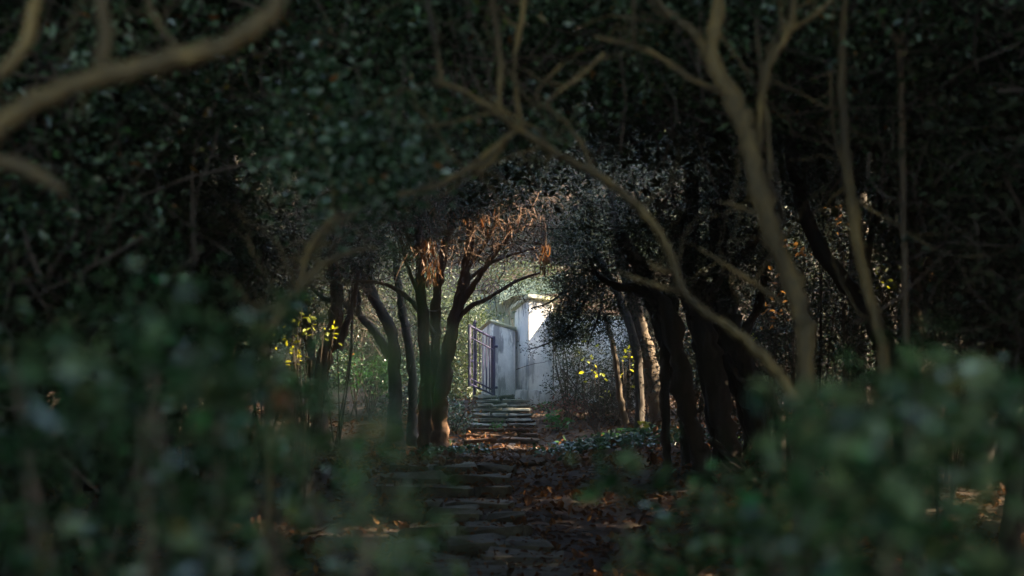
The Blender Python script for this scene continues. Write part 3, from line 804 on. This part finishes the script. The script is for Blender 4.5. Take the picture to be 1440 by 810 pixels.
# dark many stemmed tree right of the path
tree('many_stemmed_tree', 'dark many stemmed tree right of the path with fluted leaning stems', 'tree',
     [[(985, 650, 24.5, 14), (968, 590, 24.5, 15), (955, 520, 24.5, 15), (935, 440, 24.5, 13), (900, 380, 24.6, 11), (870, 330, 24.7, 9)],
      [(938, 640, 25.5, 7), (936, 560, 25.5, 8), (938, 480, 25.5, 10), (950, 400, 25.5, 10), (960, 300, 25.5, 9)],
      [(1030, 640, 25, 14), (1015, 580, 25, 15), (1000, 510, 25, 15), (985, 440, 25, 14), (970, 360, 25, 12), (975, 250, 25, 9)],
      [(1075, 640, 25.4, 12), (1060, 570, 25.4, 14), (1040, 500, 25.4, 15), (1020, 430, 25.4, 14), (1010, 340, 25.4, 11), (1020, 240, 25.4, 8)],
      [(1097, 660, 24.2, 8), (1097, 600, 24.2, 7), (1075, 545, 24.3, 7), (1045, 540, 24.5, 7), (1020, 500, 24.8, 6)],
      [(1010, 650, 26, 8), (1000, 560, 26, 10), (980, 470, 26, 10), (960, 380, 26, 9)],
      [(965, 640, 26, 7), (960, 560, 26, 8), (930, 470, 26, 8), (905, 400, 26, 7)],
      [(1058, 660, 26, 9), (1045, 570, 26, 10), (1015, 480, 26, 11), (1000, 400, 26, 9)],
      [(1000, 620, 24.6, 5), (1040, 655, 24.2, 4), (1060, 680, 24, 3)],
      [(975, 450, 25, 8), (1005, 400, 24.8, 7), (1050, 350, 24.6, 6), (1090, 290, 24.5, 5)],
      [(1040, 480, 25, 7), (1070, 420, 25, 6), (1075, 340, 25, 5)],
      [(930, 430, 24.6, 7), (900, 410, 24.5, 6), (860, 400, 24.4, 4), (830, 380, 24.4, 3)]],
     [cr(900, 370, 24.8, (.95, .8, .75), 130, 40, .05, sig=.14, cull=False), cr(980, 340, 25, (1.3, 1.0, .85), 170, 42, .055, sig=.16, cull=False),
      cr(1040, 370, 25, (.8, .8, .7), 90, 40, .055, sig=.16, cull=False),
      cr(950, 200, 25, (2.4, 1.5, 1.5), 260, 44, .06, sig=.2)], bark='bark_dark', trunk_count=8, twigs=420, sides=11, wob=.16, shoots=160)
tree('leaning_trunk_tree', 'leaning brown trunk with sunlit edge beside the yellow sapling', 'tree',
     [[(927, 590, 34, 12), (918, 540, 34, 13), (905, 480, 34, 12), (888, 410, 34, 10), (870, 340, 34, 8), (860, 270, 34, 6)],
      [(880, 595, 34.5, 5), (872, 560, 34.5, 5), (865, 500, 34.5, 4), (850, 440, 34.5, 3)]],
     [cr(860, 330, 34, (1.4, 1.2, 1.2), 170, 36, .06, sig=.18, cull=False), cr(930, 250, 34, (2.2, 1.2, 1.5), 160, 36, .07, sig=.2)], bark='bark', trunk_count=1, twigs=160)
# dark leafy bough hanging in front of the pillar
tree('overhanging_tree', 'dark small leaved bough hanging in front of the tall white pillar', 'tree',
     [[(900, 560, 33.2, 6), (893, 480, 33.2, 6), (855, 385, 33.4, 5), (825, 340, 33.5, 4)],
      [(850, 390, 33.4, 2.6), (825, 420, 33.4, 2.2), (800, 462, 33.4, 1.6), (772, 482, 33.4, 1.1), (742, 492, 33.4, .7)],
      [(835, 370, 33.4, 2.4), (805, 398, 33.4, 1.8), (775, 424, 33.4, 1.2), (746, 434, 33.4, .7)],
      [(850, 400, 33.4, 2.4), (843, 440, 33.4, 1.8), (826, 485, 33.4, 1)]],
     [cr(800, 405, 33.4, (.44, .5, .42), 90, 36, .05, sig=.09, cull=False), cr(786, 462, 33.4, (.34, .3, .46), 75, 32, .05, sig=.08, cull=False), cr(808, 450, 33.5, (.4, .4, .5), 80, 34, .05, sig=.09, cull=False),
      cr(835, 420, 33.4, (.6, .5, .75), 140, 36, .05, sig=.12, cull=False), cr(752, 432, 33.4, (.20, .2, .12), 9, 18, .04, sig=.06, cull=False),
      cr(745, 490, 33.4, (.22, .2, .10), 9, 16, .04, sig=.05, cull=False), cr(800, 345, 33.4, (.8, .6, .6), 110, 36, .05, sig=.14, cull=False),
      cr(860, 455, 33.6, (.45, .4, .55), 50, 30, .05, sig=.12, cull=False)],
     bark='bark_dark', trunk_count=1, twigs=110, twig_r=.004)

# trees on the right, mid distance, with gaps of light behind
tree('slanting_tree', 'dark trunk slanting down right behind the tan mottled trunk', 'tree',
     [[(1270, 560, 20, 13), (1235, 460, 20, 13), (1190, 400, 20, 12), (1150, 340, 20, 11), (1120, 250, 20, 10), (1110, 150, 20, 8)],
      [(1215, 420, 20, 7), (1225, 330, 20, 6), (1255, 250, 20, 5)]],
     [cr(1120, 150, 20, (2.2, 1.4, 1.3), 240, 40, .06, sig=.2)], bark='bark_dark', trunk_count=1, twigs=260)
tree('dark_tree', 'dim upright trunk in the gap right of the pale slim trunk', 'tree',
     [[(1292, 540, 17, 8), (1290, 430, 17, 8), (1285, 320, 17, 8), (1270, 200, 17, 8), (1265, 60, 17, 6)],
      [(1290, 400, 17, 5), (1330, 330, 17, 4), (1370, 290, 17, 4), (1420, 220, 17, 3)],
      [(1288, 330, 17, 4), (1310, 250, 17, 3), (1320, 150, 17, 3)]],
     [cr(1290, 80, 17, (2.2, 1.5, 1.2), 240, 40, .055, sig=.2), cr(1400, 420, 18, (.9, .9, .9), 120, 36, .05, sig=.16)], bark='bark', trunk_count=1, twigs=260)
tree('dark_tree', 'dark trunks at the right border of the picture', 'tree',
     [[(1425, 520, 15, 12), (1420, 400, 15, 11), (1425, 250, 15, 10), (1410, 100, 15, 9), (1400, -30, 15, 8)],
      [(1420, 330, 15, 6), (1380, 300, 15, 5), (1340, 240, 15, 4), (1330, 150, 15, 3)]],
     [cr(1400, 60, 15, (1.6, 1.2, 1.2), 200, 40, .055, sig=.2), cr(1450, 330, 15, (.8, .8, 1.4), 120, 40, .05, sig=.2)], bark='bark_dark', trunk_count=1, twigs=260)

for px, py, d, lab in [(1185, 450, 28, 'dark twiggy thicket between the tan trunk and the pale slim trunk'), (1245, 380, 26, 'dark twiggy thicket behind the pale slim trunk'), (1335, 330, 24, 'dark twiggy thicket in the upper right gap'),
                       (1130, 400, 31, 'dark twiggy thicket behind the tan trunk'), (1330, 450, 23, 'dark low thicket at the right behind the pale topped shrub'), (1060, 470, 31, 'dark twiggy thicket close behind the dark fluted stems'),
                       (1240, 490, 22, 'low thicket at the foot of the slanting trunk'), (500, 420, 38, 'twiggy thicket behind the forked stems'), (430, 440, 36, 'twiggy thicket behind the leaning left trunk'),
                       (1015, 440, 28.5, 'dark thicket right behind the fluted stems'), (980, 510, 28.5, 'low dark thicket behind the fluted stems'), (1060, 540, 27.5, 'low dark thicket at the right foot of the fluted stems'),
                       (250, 350, 20, 'dark thicket in the gloom left of the opening'), (470, 330, 34, 'dark thicket above the forked stems'), (872, 545, 36.6, 'dark thicket before the right half of the garden wall'), (905, 500, 36.3, 'dark thicket at the right end of the garden wall'), (925, 430, 36.3, 'dark thicket hiding the end of the garden wall'),
                       (330, 400, 24, 'dark thicket at the left edge of the opening'), (300, 320, 22, 'high dark thicket above the left edge of the opening'), (370, 330, 27, 'dark thicket above the leaning left trunk'),
                       (340, 500, 24, 'low dark thicket at the left edge of the opening'), (1150, 300, 25, 'high dark thicket above the slanting trunk'), (1120, 470, 27, 'dark thicket between the fluted stems and slanting trunk')]:
    x, y, z = P(px, py, d)
    bush('thicket', lab, 'thicket', (x, y, z), (.95, .8, 1.0) if d < 36 else (.5, .4, .75), 95, 30, .06, 'leaf_dark', sig=.16, stems=5, twigs=170, cull=False)

# ------------------------------------------------------------------ near trees (out of focus)
tree('tan_barked_tree', 'tan mottled trunk with spreading upper branches right of centre', 'tree',
     [[(1132, 540, 8.2, 13.6), (1126, 440, 8.2, 13.6), (1098, 360, 8.2, 14.4), (1072, 290, 8.2, 15.2), (1058, 220, 8.2, 13.6), (1042, 165, 8.2, 13.6), (1018, 120, 8.2, 12.8), (1000, 75, 8.2, 11.2), (1010, 20, 8.2, 9.6), (1014, -60, 8.2, 8.0)],
      [(1004, 90, 8.2, 8.0), (975, 45, 8.3, 6.4), (935, 12, 8.3, 5.6), (905, -30, 8.3, 4.8)],
      [(1012, 130, 8.1, 4.8), (970, 110, 8, 4.0), (925, 78, 8, 4.0), (880, 62, 8, 3.2), (835, 52, 8, 2.4)],
      [(1068, 215, 8.2, 7.2), (1070, 140, 8.1, 6.4), (1085, 80, 8.1, 6.4), (1110, 40, 8.1, 6.4), (1120, -40, 8.1, 4.8)],
      [(1112, 42, 8.1, 4.0), (1145, 22, 8.0, 3.2), (1175, -6, 8.0, 2.4)],
      [(1083, 250, 8.1, 4.0), (1080, 180, 8.1, 3.2), (1072, 110, 8.1, 3.2), (1062, 30, 8.2, 2.4)],
      [(1062, 300, 8.1, 4.8), (1035, 290, 8.1, 3.2), (1008, 282, 8.1, 2.4)],
      [(893, 70, 8, 2.8), (890, 35, 8, 2.4), (893, -20, 8, 2.4)],
      [(1100, 425, 8.2, 4.0), (1040, 385, 8.1, 3.2), (985, 350, 8.1, 2.0)]],
     [cr(1040, -60, 9.5, (1.2, .7, .5), 70, 40, .05, sig=.12), cr(930, 60, 10.5, (.45, .4, .38), 38, 34, .045, sig=.09)],
     bark='bark_tan', leafm='leaf_gloss', trunk_count=1, twigs=60, twig_r=.004, sides=12, wob=.17, shoots=26)
tree('slim_pale_tree', 'slim pale straight trunk right of the tan mottled tree', 'tree',
     [[(1245, 530, 9.5, 9.4), (1228, 440, 9.5, 8.6), (1208, 350, 9.5, 8.6), (1195, 260, 9.5, 8.6), (1186, 170, 9.5, 7.0), (1184, 90, 9.5, 6.2), (1190, -40, 9.5, 5.5)],
      [(1196, 270, 9.5, 3.1), (1172, 180, 9.5, 2.3), (1168, 100, 9.5, 2.3)]],
     [cr(1190, -70, 9.5, (1.0, .7, .5), 60, 36, .05, sig=.14)], bark='bark_tan', leafm='leaf_gloss', trunk_count=1, twigs=30, shoots=12)
tree('thin_grey_tree', 'thin grey forked stem at upper right', 'tree',
     [[(1275, 520, 11, 5), (1272, 350, 11, 5), (1268, 180, 11, 5), (1264, 70, 11, 5), (1240, 30, 11, 4), (1225, 10, 11, 3)],
      [(1265, 65, 11, 3.5), (1275, 30, 11, 3), (1284, -20, 11, 2.5)]],
     [cr(1290, -50, 11, (1.0, .8, .5), 60, 36, .05, sig=.14)], bark='bark', leafm='leaf_gloss', trunk_count=1, twigs=60)
# the long arching branch across the middle
tree('arching_branch_tree', 'long tan branch arching across the tunnel with upright shoots', 'tree',
     [[(1185, 700, 7.4, 10.4), (1140, 600, 7.4, 9.6), (1108, 548, 7.4, 9.6), (1080, 510, 7.4, 9.6), (1035, 468, 7.4, 8.0), (985, 435, 7.4, 7.2), (958, 405, 7.4, 7.2), (945, 365, 7.4, 7.2), (925, 325, 7.4, 6.4), (890, 285, 7.4, 6.4), (845, 250, 7.4, 5.6), (790, 220, 7.4, 5.6), (735, 185, 7.4, 5.6), (690, 152, 7.4, 4.8), (650, 128, 7.4, 4.0), (607, 110, 7.4, 2.4)],
      [(622, 116, 7.4, 4.0), (615, 70, 7.4, 4.0), (605, 20, 7.4, 4.0), (598, -40, 7.4, 3.2)],
      [(700, 160, 7.4, 4.0), (703, 90, 7.4, 4.8), (697, 40, 7.4, 4.8), (684, -40, 7.4, 4.0)],
      [(738, 185, 7.4, 4.0), (728, 150, 7.4, 4.0), (724, 80, 7.5, 4.0), (735, 20, 7.5, 4.0), (738, -40, 7.5, 3.2)],
      [(725, 183, 7.4, 4.8), (690, 212, 7.3, 4.8), (655, 240, 7.2, 4.8), (610, 262, 7.2, 4.0), (560, 275, 7.2, 3.2)],
      [(715, 190, 7.4, 4.0), (690, 228, 7.4, 3.2), (655, 252, 7.3, 2.4), (620, 275, 7.3, 1.6)],
      [(960, 412, 7.4, 4.8), (925, 402, 7.3, 4.0), (895, 392, 7.3, 3.2), (868, 381, 7.3, 2.4)],
      [(945, 382, 7.4, 4.0), (925, 378, 7.3, 3.2), (912, 368, 7.3, 2.4)],
      [(835, 243, 7.4, 3.2), (820, 205, 7.4, 3.2), (795, 172, 7.4, 2.4), (770, 145, 7.5, 3.2), (812, 110, 7.5, 3.2), (850, 75, 7.6, 2.4)],
      [(765, 160, 7.5, 3.2), (755, 130, 7.5, 2.4), (790, 90, 7.5, 2.0)]],
     [cr(500, 250, 7.6, (.30, .3, .24), 36, 26, .045, sig=.07, cull=False), cr(560, 255, 7.3, (.18, .2, .12), 15, 22, .04, sig=.06, cull=False), cr(540, 190, 8.0, (.42, .3, .22), 44, 24, .045, sig=.07, cull=False), cr(650, 195, 7.9, (.25, .25, .12), 16, 20, .04, sig=.07, cull=False), cr(455, 235, 8.2, (.4, .3, .3), 40, 24, .045, sig=.08, cull=False), cr(770, 175, 7.6, (.16, .2, .12), 12, 18, .04, sig=.06, cull=False),
      cr(480, 150, 8.5, (.45, .4, .35), 40, 30, .045, sig=.09), cr(700, -70, 8.5, (1.2, .5, .35), 60, 30, .05, sig=.12)],
     bark='bark_tan', leafm='leaf_gloss', trunk_count=1, twigs=30, twig_r=.003, sides=10, wob=.17, shoots=30)
# top left thick blurred bough
tree('near_bough_tree', 'thick tan bough curving across the top left corner, close to the camera', 'tree',
     [[(-90, 420, 4.2, 25.2), (-60, 300, 4.2, 21.8), (-30, 215, 4.2, 20.2), (20, 160, 4.2, 17.6), (90, 125, 4.2, 16.0), (170, 102, 4.2, 16.0), (250, 82, 4.2, 15.1), (330, 55, 4.2, 15.1), (385, 10, 4.2, 13.4), (420, -60, 4.2, 12.6)],
      [(-50, 230, 4.2, 13.4), (10, 228, 4.2, 11.8), (50, 245, 4.2, 10.1), (90, 268, 4.2, 6.7)],
      [(140, 95, 4.4, 11.8), (148, 50, 4.4, 10.1), (135, -30, 4.4, 8.4)],
      [(-40, 140, 4.6, 10.1), (30, 70, 4.6, 10.1), (60, -40, 4.6, 9.2)],
      [(250, 70, 5, 4.2), (215, 20, 5, 3.4), (200, -30, 5, 3.4)]],
     [], bark='bark_tan', trunk_count=1, sides=14, shoots=8, wob=.10)
tree('curved_twig_tree', 'tan curved twig forking at left below the dark crown', 'tree',
     [[(378, 560, 7, 7.6), (372, 480, 7, 6.8), (395, 440, 7, 6.8), (425, 402, 7, 6.0), (455, 372, 7, 5.1), (500, 352, 7, 3.4), (530, 348, 7, 2.1)],
      [(422, 402, 7, 5.1), (430, 360, 7, 4.2), (452, 325, 7, 3.4), (478, 300, 7, 2.5)]],
     [], bark='bark_tan', trunk_count=1, shoots=24)

# leafy evergreens making the roof and the walls of the tunnel
defs = [
 # x, y, crown z, radii, clusters, label
 (-1.6, 10.5, 4.1, (1.5, 1.3, .9), 260, 'glossy leaved evergreen over the top left of the tunnel'),
 (-3.2, 9.5, 3.4, (1.3, 1.2, 1.2), 300, 'glossy leaved evergreen at the upper left behind the thick bough'),
 (.3, 11.5, 4.4, (1.6, 1.3, .9), 260, 'glossy leaved evergreen over the middle of the tunnel'),
 (1.9, 11.8, 4.5, (1.3, 1.2, 1.0), 260, 'glossy leaved evergreen behind the tan mottled trunk'),
 (3.7, 12.5, 4.2, (1.4, 1.3, 1.2), 220, 'dim evergreen at the upper right corner'),
]
for k, (x, y, z, r, n, lab) in enumerate(defs):
    sx = -3.9 - .3 * k if x < 0 else (3.4 + .4 * k if x > 1 else -4.6)
    gz = float(ground_z(sx, y))
    tree('evergreen_tree', lab, 'tree', [], [dict(c=(x, y, z), r=r, ncl=int(n * .72), nl=56, size=.060, sig=.11, kind='oval')], bark='bark_dark', leafm='leaf_gloss',
         twigs=240, twig_r=.005, trunk_count=1, base=(sx, y, gz),
         limbs_world=[[(sx, y, gz - .1, .13), (sx * .98, y, gz + 1.6, .10), (sx * .85 + x * .15, y, z - .6, .08), (x, y, z + .3, .04)],
                      [(sx * .9 + x * .1, y, z - 1.0, .05), ((sx + x) / 2, y + .3, z - .1, .03), (x + .5, y + .5, z + .2, .015)]])
side = []; outer = []; outl = []
ORD = ['nearest', 'second', 'third', 'fourth', 'fifth', 'sixth', 'seventh', 'eighth', 'ninth', 'tenth', 'eleventh', 'twelfth']
for y in (1, 4.5, 8, 10, 12.5, 15, 18, 21.5, 25, 29, 33):
    hw = .13 * y + 1.1 if y > 9 else 3.4
    side.append((-hw - 1.0, y, 2.6 + .05 * y, (1.7, 1.5, 2.3)))
    side.append((-hw - 3.6, y + 1, 3.2 + .05 * y, (2.0, 1.6, 3.0)))
    if y != 10: outl.append((-hw - 7.2, y + .4, 5.2 + .05 * y, (2.3, 2.3, 3.8)))  # unseen left row, added to keep side light out
for y in (1, 4.5, 8, 11, 14, 17, 20.5, 25, 30, 35):
    hw = .215 * y + .8 if y > 10 else 3.6
    side.append((hw + .8, y, 3.0 + .06 * y, (1.6, 1.5, 2.4)))
    side.append((hw + 3.4, y + 1, 3.2 + .05 * y, (2.0, 1.8, 3.0)))
    outer.append((hw + 7.0, y + .4, 5.0 + .05 * y, (2.2, 2.1, 3.4)))  # unseen right row, added to stop the low sun leaking in
for k, (x, y, z, r) in enumerate(outer):
    gz = float(ground_z(x, y))
    tree('light_block_evergreen', ORD[k] + ' big dark evergreen from the camera in the unseen row added behind the right tunnel wall to block sun', 'tree', [], [dict(c=(x, y, z - .8), r=(r[0], r[1] * 1.15, r[2] * 1.2), ncl=260, nl=22, size=.23, sig=.28, kind='diamond')],
         bark='bark_dark', leafm='leaf_dark', trunk_count=1, base=(x, y, gz), group='evergreens added behind the right tunnel wall to block sun',
         limbs_world=[[(x, y, gz - .1, .14), (x + .2, y, gz + 1.5, .11), (x - .1, y, z + 1, .06)]])
for k, (x, y, z, r) in enumerate(outl + [(-9, -8, 4, (3, 2, 4)), (-4.6, -8, 4, (2.4, 2, 4)), (4.6, -8, 4, (2.4, 2, 4)), (9, -8, 4, (3, 2, 4))]):  # the trees behind the camera are added to cut light on the foreground
    gz = float(ground_z(x, y)); bk = k >= len(outl)
    tree('light_block_evergreen', 'big dark evergreen added behind the camera to dim the foreground' if bk else ORD[k] + ' big dark evergreen from the camera in the unseen row added behind the left tunnel wall to block side light', 'tree', [], [dict(c=(x, y, z), r=r, ncl=200, nl=22, size=.22, sig=.28, kind='diamond')],
         bark='bark_dark', leafm='leaf_dark', trunk_count=1, base=(x, y, gz), group='evergreens added behind the camera to dim the foreground' if bk else 'evergreens added behind the left tunnel wall to block side light',
         limbs_world=[[(x, y, gz - .1, .14), (x + .2, y, gz + 1.5, .11), (x - .1, y, z + 1, .06)]])
for k, (x, y, z, r) in enumerate(side):
    gz = float(ground_z(x, y))
    nl_ = sum(1 for q in side if q[0] < 0)
    kk = k if x < 0 else k - nl_
    lab = '%s dark tangled evergreen from the camera in the %s row on the %s' % (ORD[kk // 2], 'inner' if kk % 2 == 0 else 'outer', 'left' if x < 0 else 'right')
    tree('tangled_evergreen', lab, 'tree', [], [dict(c=(x, y, z), r=r, ncl=230, nl=34 if k % 2 == 0 else 22, size=(.072 if 8 < y < 20 else .09) if k % 2 == 0 else .115, sig=.22, kind='diamond')], bark='bark_dark', leafm='leaf_dark',
         twigs=230 if 8 < y < 22 else 60, twig_r=.007, trunk_count=1, base=(x, y, gz), group='dark evergreens at the sides of the tunnel',
         limbs_world=[[(x, y, gz - .1, .12), (x + .2, y, gz + 1.5, .10), (x - .1, y, z + 1, .06)],
                      [(x + .1, y, gz + 1.2, .06), (x + .6, y - .3, z, .04), (x + .9, y - .4, z + .8, .02)],
                      [(x + .1, y, gz + 1.0, .06), (x - .6, y - .4, z - .1, .04), (x - .9, y - .5, z + .9, .02)]])
# roof crowns over the tunnel further in
for k, (x, y, z) in enumerate([(-1.5, 15, 5.2), (1.2, 15.5, 5.4), (3.6, 16.5, 5.4), (-3.2, 19, 5.9), (.2, 19.5, 5.9), (3, 20.5, 6.2), (-1.6, 24, 6.6), (1.6, 24.5, 6.8), (-4.4, 25, 6.6), (5.0, 25, 7.0),
                               (-3.0, 29, 7.2), (.2, 28.4, 6.9), (3.2, 28.5, 7.4), (6.4, 30, 7.6), (-5, 33, 7.6), (4.6, 32, 7.0), (8, 32, 7.4), (5.8, 34.5, 6.6), (9, 36, 6.8), (-6.5, 36, 6.5), (6.4, 39.2, 6.4), (9.6, 40, 7.2)]):  # the farthest right crowns are added to break up sun on the pillar
    gx = -3.6 - .1 * y if x < 0 else 3.8 + .13 * y
    gz = float(ground_z(gx, y))
    tree('roof_evergreen', ('%s dark evergreen from the camera among those whose crowns roof the tunnel' % (ORD[k] if k < 12 else ORD[k - 12] + ' farther')), 'tree', [], [dict(c=(x, y, z), r=(2.3, 1.9, 1.5), ncl=210, nl=26, size=.105, sig=.22, kind='diamond')],
         bark='bark_dark', leafm='leaf_dark', twigs=150, twig_r=.007, trunk_count=1, base=(gx, y, gz), group='evergreens roofing the tunnel',
         limbs_world=[[(gx, y, gz - .1, .14), (gx * .97, y, gz + 2, .11), (gx * .6 + x * .4, y, z - .8, .08), (x, y, z + .6, .04)]])

# ------------------------------------------------------------------ tall canopy, mostly unseen, added to block the sky (shares three crown meshes)
cm = []
for k in range(3):
    arr, cc = crown_arrays((0, 0, 0), (3.2, 3.0, 1.5), 260, 34, .24, .38, .8, .6, .2, False, 0, 'diamond')
    cm.append(mesh_np('canopy_crown', *arr, M['leaf_canopy']))
trm = mesh_np('canopy_trunk', *tube_arrays(smooth_path([(0, 0, -9.5, .22), (.2, 0, -5, .17), (0, .1, 0, .08)], 5), 9, .1), M['bark_dark'], True)
spots = []
for y in np.arange(-5.2, 32, 3.7):
    for x in np.arange(-13, 14.5, 3.9):
        if y > 22 and -5 < x < 6: continue
        spots.append((x + rng.uniform(-.5, .5), y + rng.uniform(-.5, .5), 9.6 + rng.uniform(-.6, .8)))
for y in (41, 45, 49, 53):
    for x in ((-13.5, -10) if y < 46 else (-13, -9.4, -6.2, 10, 13.5)):
        spots.append((x, y, 10.5 + (y - 39) * .4))
for k, (x, y, z) in enumerate(spots):
    side_x = x if abs(x) > 4.5 else (math.copysign(5.2, x))
    root = thing('canopy_tree', 'tall, mostly unseen tree added so its crown closes the sky over the wood', 'tree', 'tall trees added to close off the sky', loc=(x, y, z))
    c3 = np.array([x, y, z]); near = False
    for o_, r_ in SUN_GAPS:
        q = c3 - o_; t = float(q @ np.array(to_sun)); near |= np.linalg.norm(q - t * np.array(to_sun)) < 4.6
    if near:     # a crown with a chink that lets a shaft of sun through
        arr, cc = crown_arrays((x, y, z), (3.2, 3.0, 1.5), 260, 26, .29, .38, .8, .6, .2, True, 0, 'diamond')
        child('crown', mesh_np('crown', *arr, M['leaf_canopy']), root)['kind'] = 'stuff'
    else:
        o = link('crown', cm[k % 3], root); o.rotation_euler = (0, 0, rng.uniform(0, 6.28)); o['kind'] = 'stuff'
    if abs(x) > 4.5: link('trunk', trm, root)

# ------------------------------------------------------------------ foreground shrubs, very close and blurred
def near_shrub(name, label, x0, x1, y0, y1, topf, n, size, stems=9, extra=(), thin=None, zmin=.15, sr=1.0, mat='leaf_near'):
    cx, cy = (x0 + x1) / 2, (y0 + y1) / 2
    root = thing(name, label, 'shrub', loc=(cx, cy, 0))
    # leaf clusters along twigs
    nc = n // 9
    x = rng.uniform(x0, x1, nc * 3); y = rng.uniform(y0, y1, nc * 3)
    px = 720 + x / y * F
    zt = EYE - (np.array([topf(p) for p in px]) - HOR) / F * y
    z = zmin + (zt - zmin) * rng.random(nc * 3) ** .55
    k = rng.random(nc * 3) < (thin(px, z) if thin else 1)
    cc = np.stack([x, y, z], -1)[k][:nc]
    pos = np.repeat(cc, 9, 0) + rng.normal(size=(len(cc) * 9, 3)) * .045
    V, Fq = leaves_arrays(pos, size * (.55 + .8 * rng.random(len(pos))), up=.5, width=.58, droop=.15)
    child('foliage', mesh_np('foliage', V, Fq, M[mat]), root)['kind'] = 'stuff'
    for q in range(stems):
        t = cc[rng.integers(0, len(cc))]; b = np.array([cx + rng.normal() * .15, cy + rng.normal() * .15, -.05]); m_ = (b + t) / 2 + rng.normal(size=3) * .06
        V, Fq = tube_arrays(smooth_path([(*b, .012 * sr), (*m_, .009 * sr), (*t, .004 * sr)], 6), 6)
        child('stem', mesh_np('stem', V, Fq, M['bark']), root)
    for px_, py_, d_, s_, m_ in extra:
        p = np.array([P(px_, py_, d_)])
        V, Fq = leaves_arrays(p, np.array([s_]), up=.1, width=.75, droop=.1)
        child('leaf', mesh_np('leaf', V, Fq, M[m_]), root)
    return root

def ragged(p): return 22 * math.sin(p * .043) + 16 * math.sin(p * .11 + 1) + 10 * math.sin(p * .23)
ltop = lambda p: ragged(p) + float(np.interp(p, [-100, 0, 120, 200, 300, 380, 430, 520, 600, 700], [500, 500, 500, 460, 430, 430, 520, 600, 670, 800]))
rtop = lambda p: .6 * ragged(p) + float(np.interp(p, [820, 900, 1000, 1090, 1150, 1180, 1260, 1350, 1440, 1540], [800, 735, 690, 620, 590, 545, 530, 520, 500, 480]))
M['leaf_olive'] = leaf_mat('olive_yellow_leaf', [(0, (.15, .15, .025)), (1, (.22, .17, .04))], rough=.5, trans=.35, tcol=(.35, .3, .03))
M['leaf_pale'] = leaf_mat('pale_grey_leaf', [(0, (.15, .15, .10)), (1, (.2, .2, .14))], rough=.45, trans=.2, tcol=(.2, .25, .1))
near_shrub('foreground_shrub', 'blurred dark green shrub filling the lower left corner', -.98, -.42, 2.5, 3.6, ltop, 1900, .045, mat='leaf_near_dark',
           extra=[(165, 600, 2.7, .055, 'leaf_pale'), (42, 765, 2.8, .035, 'leaf_olive'), (80, 758, 2.8, .035, 'leaf_olive'), (64, 785, 2.8, .035, 'leaf_olive'), (253, 735, 2.8, .035, 'leaf_olive'), (188, 808, 2.8, .03, 'leaf_olive')])
near_shrub('foreground_shrub', 'blurred grey green shrub left of the path, in front of the yew', -.62, -.12, 2.9, 4.2, ltop, 1000, .040,
           extra=[(512, 607, 2.9, .04, 'leaf_olive'), (566, 612, 2.9, .035, 'leaf_olive'), (400, 545, 3.0, .05, 'leaf_rust')])
near_shrub('foreground_shrub', 'blurred pale topped shrub filling the lower right corner', .42, 1.0, 2.4, 3.5, rtop, 2700, .048,
           extra=[(1350, 545, 2.7, .04, 'leaf_olive'), (1210, 708, 2.8, .045, 'leaf_olive'), (1152, 772, 2.8, .045, 'leaf_green'), (1325, 770, 2.8, .04, 'leaf_olive'), (1370, 790, 2.8, .04, 'leaf_rust'), (1140, 590, 2.9, .05, 'leaf_green')])
near_shrub('foreground_shrub', 'finer leaved blurred shrub right of the path below the dark stems', .35, 1.25, 4.2, 6.0, rtop, 3000, .042)
near_shrub('foreground_shrub', 'dim blurred shrub behind the lower left shrub', -1.75, -.55, 4.5, 6.2, lambda p: float(np.interp(p, [-100, 100, 300, 420, 500, 600], [400, 420, 385, 400, 600, 760])), 2400, .045, mat='leaf_near_dark')
near_shrub('foreground_sapling', 'single blurred green sprig standing in the path at lower centre', .20, .30, 4.0, 4.15, lambda p: 650., 40, .06, stems=2, zmin=1.33, sr=.4)
near_shrub('foreground_sapling', 'smeared out of focus twig in front of the wide yew trunk', -.16, -.07, 1.55, 1.75, lambda p: 470., 80, .028, stems=2, zmin=1.43, sr=.22)

# ------------------------------------------------------------------ damp air under the trees
bm = bmesh.new(); bmesh.ops.create_cube(bm, size=1)
bmesh.ops.scale(bm, vec=(125, 122, 60), verts=bm.verts); bmesh.ops.translate(bm, vec=(0, 34, 28), verts=bm.verts)
me = bpy.data.meshes.new('haze'); bm.to_mesh(me); bm.free()
hm, hn, ho = new_mat('damp_air')
pv = hn.nodes.new('ShaderNodeVolumePrincipled'); pv.inputs['Density'].default_value = .0016; pv.inputs['Color'].default_value = (.85, .92, .88, 1); pv.inputs['Anisotropy'].default_value = .3
hn.links.new(pv.outputs[0], ho.inputs['Volume']); me.materials.append(hm)
tag(link('haze', me), 'thin damp haze in the air under the trees', None, kind='stuff')
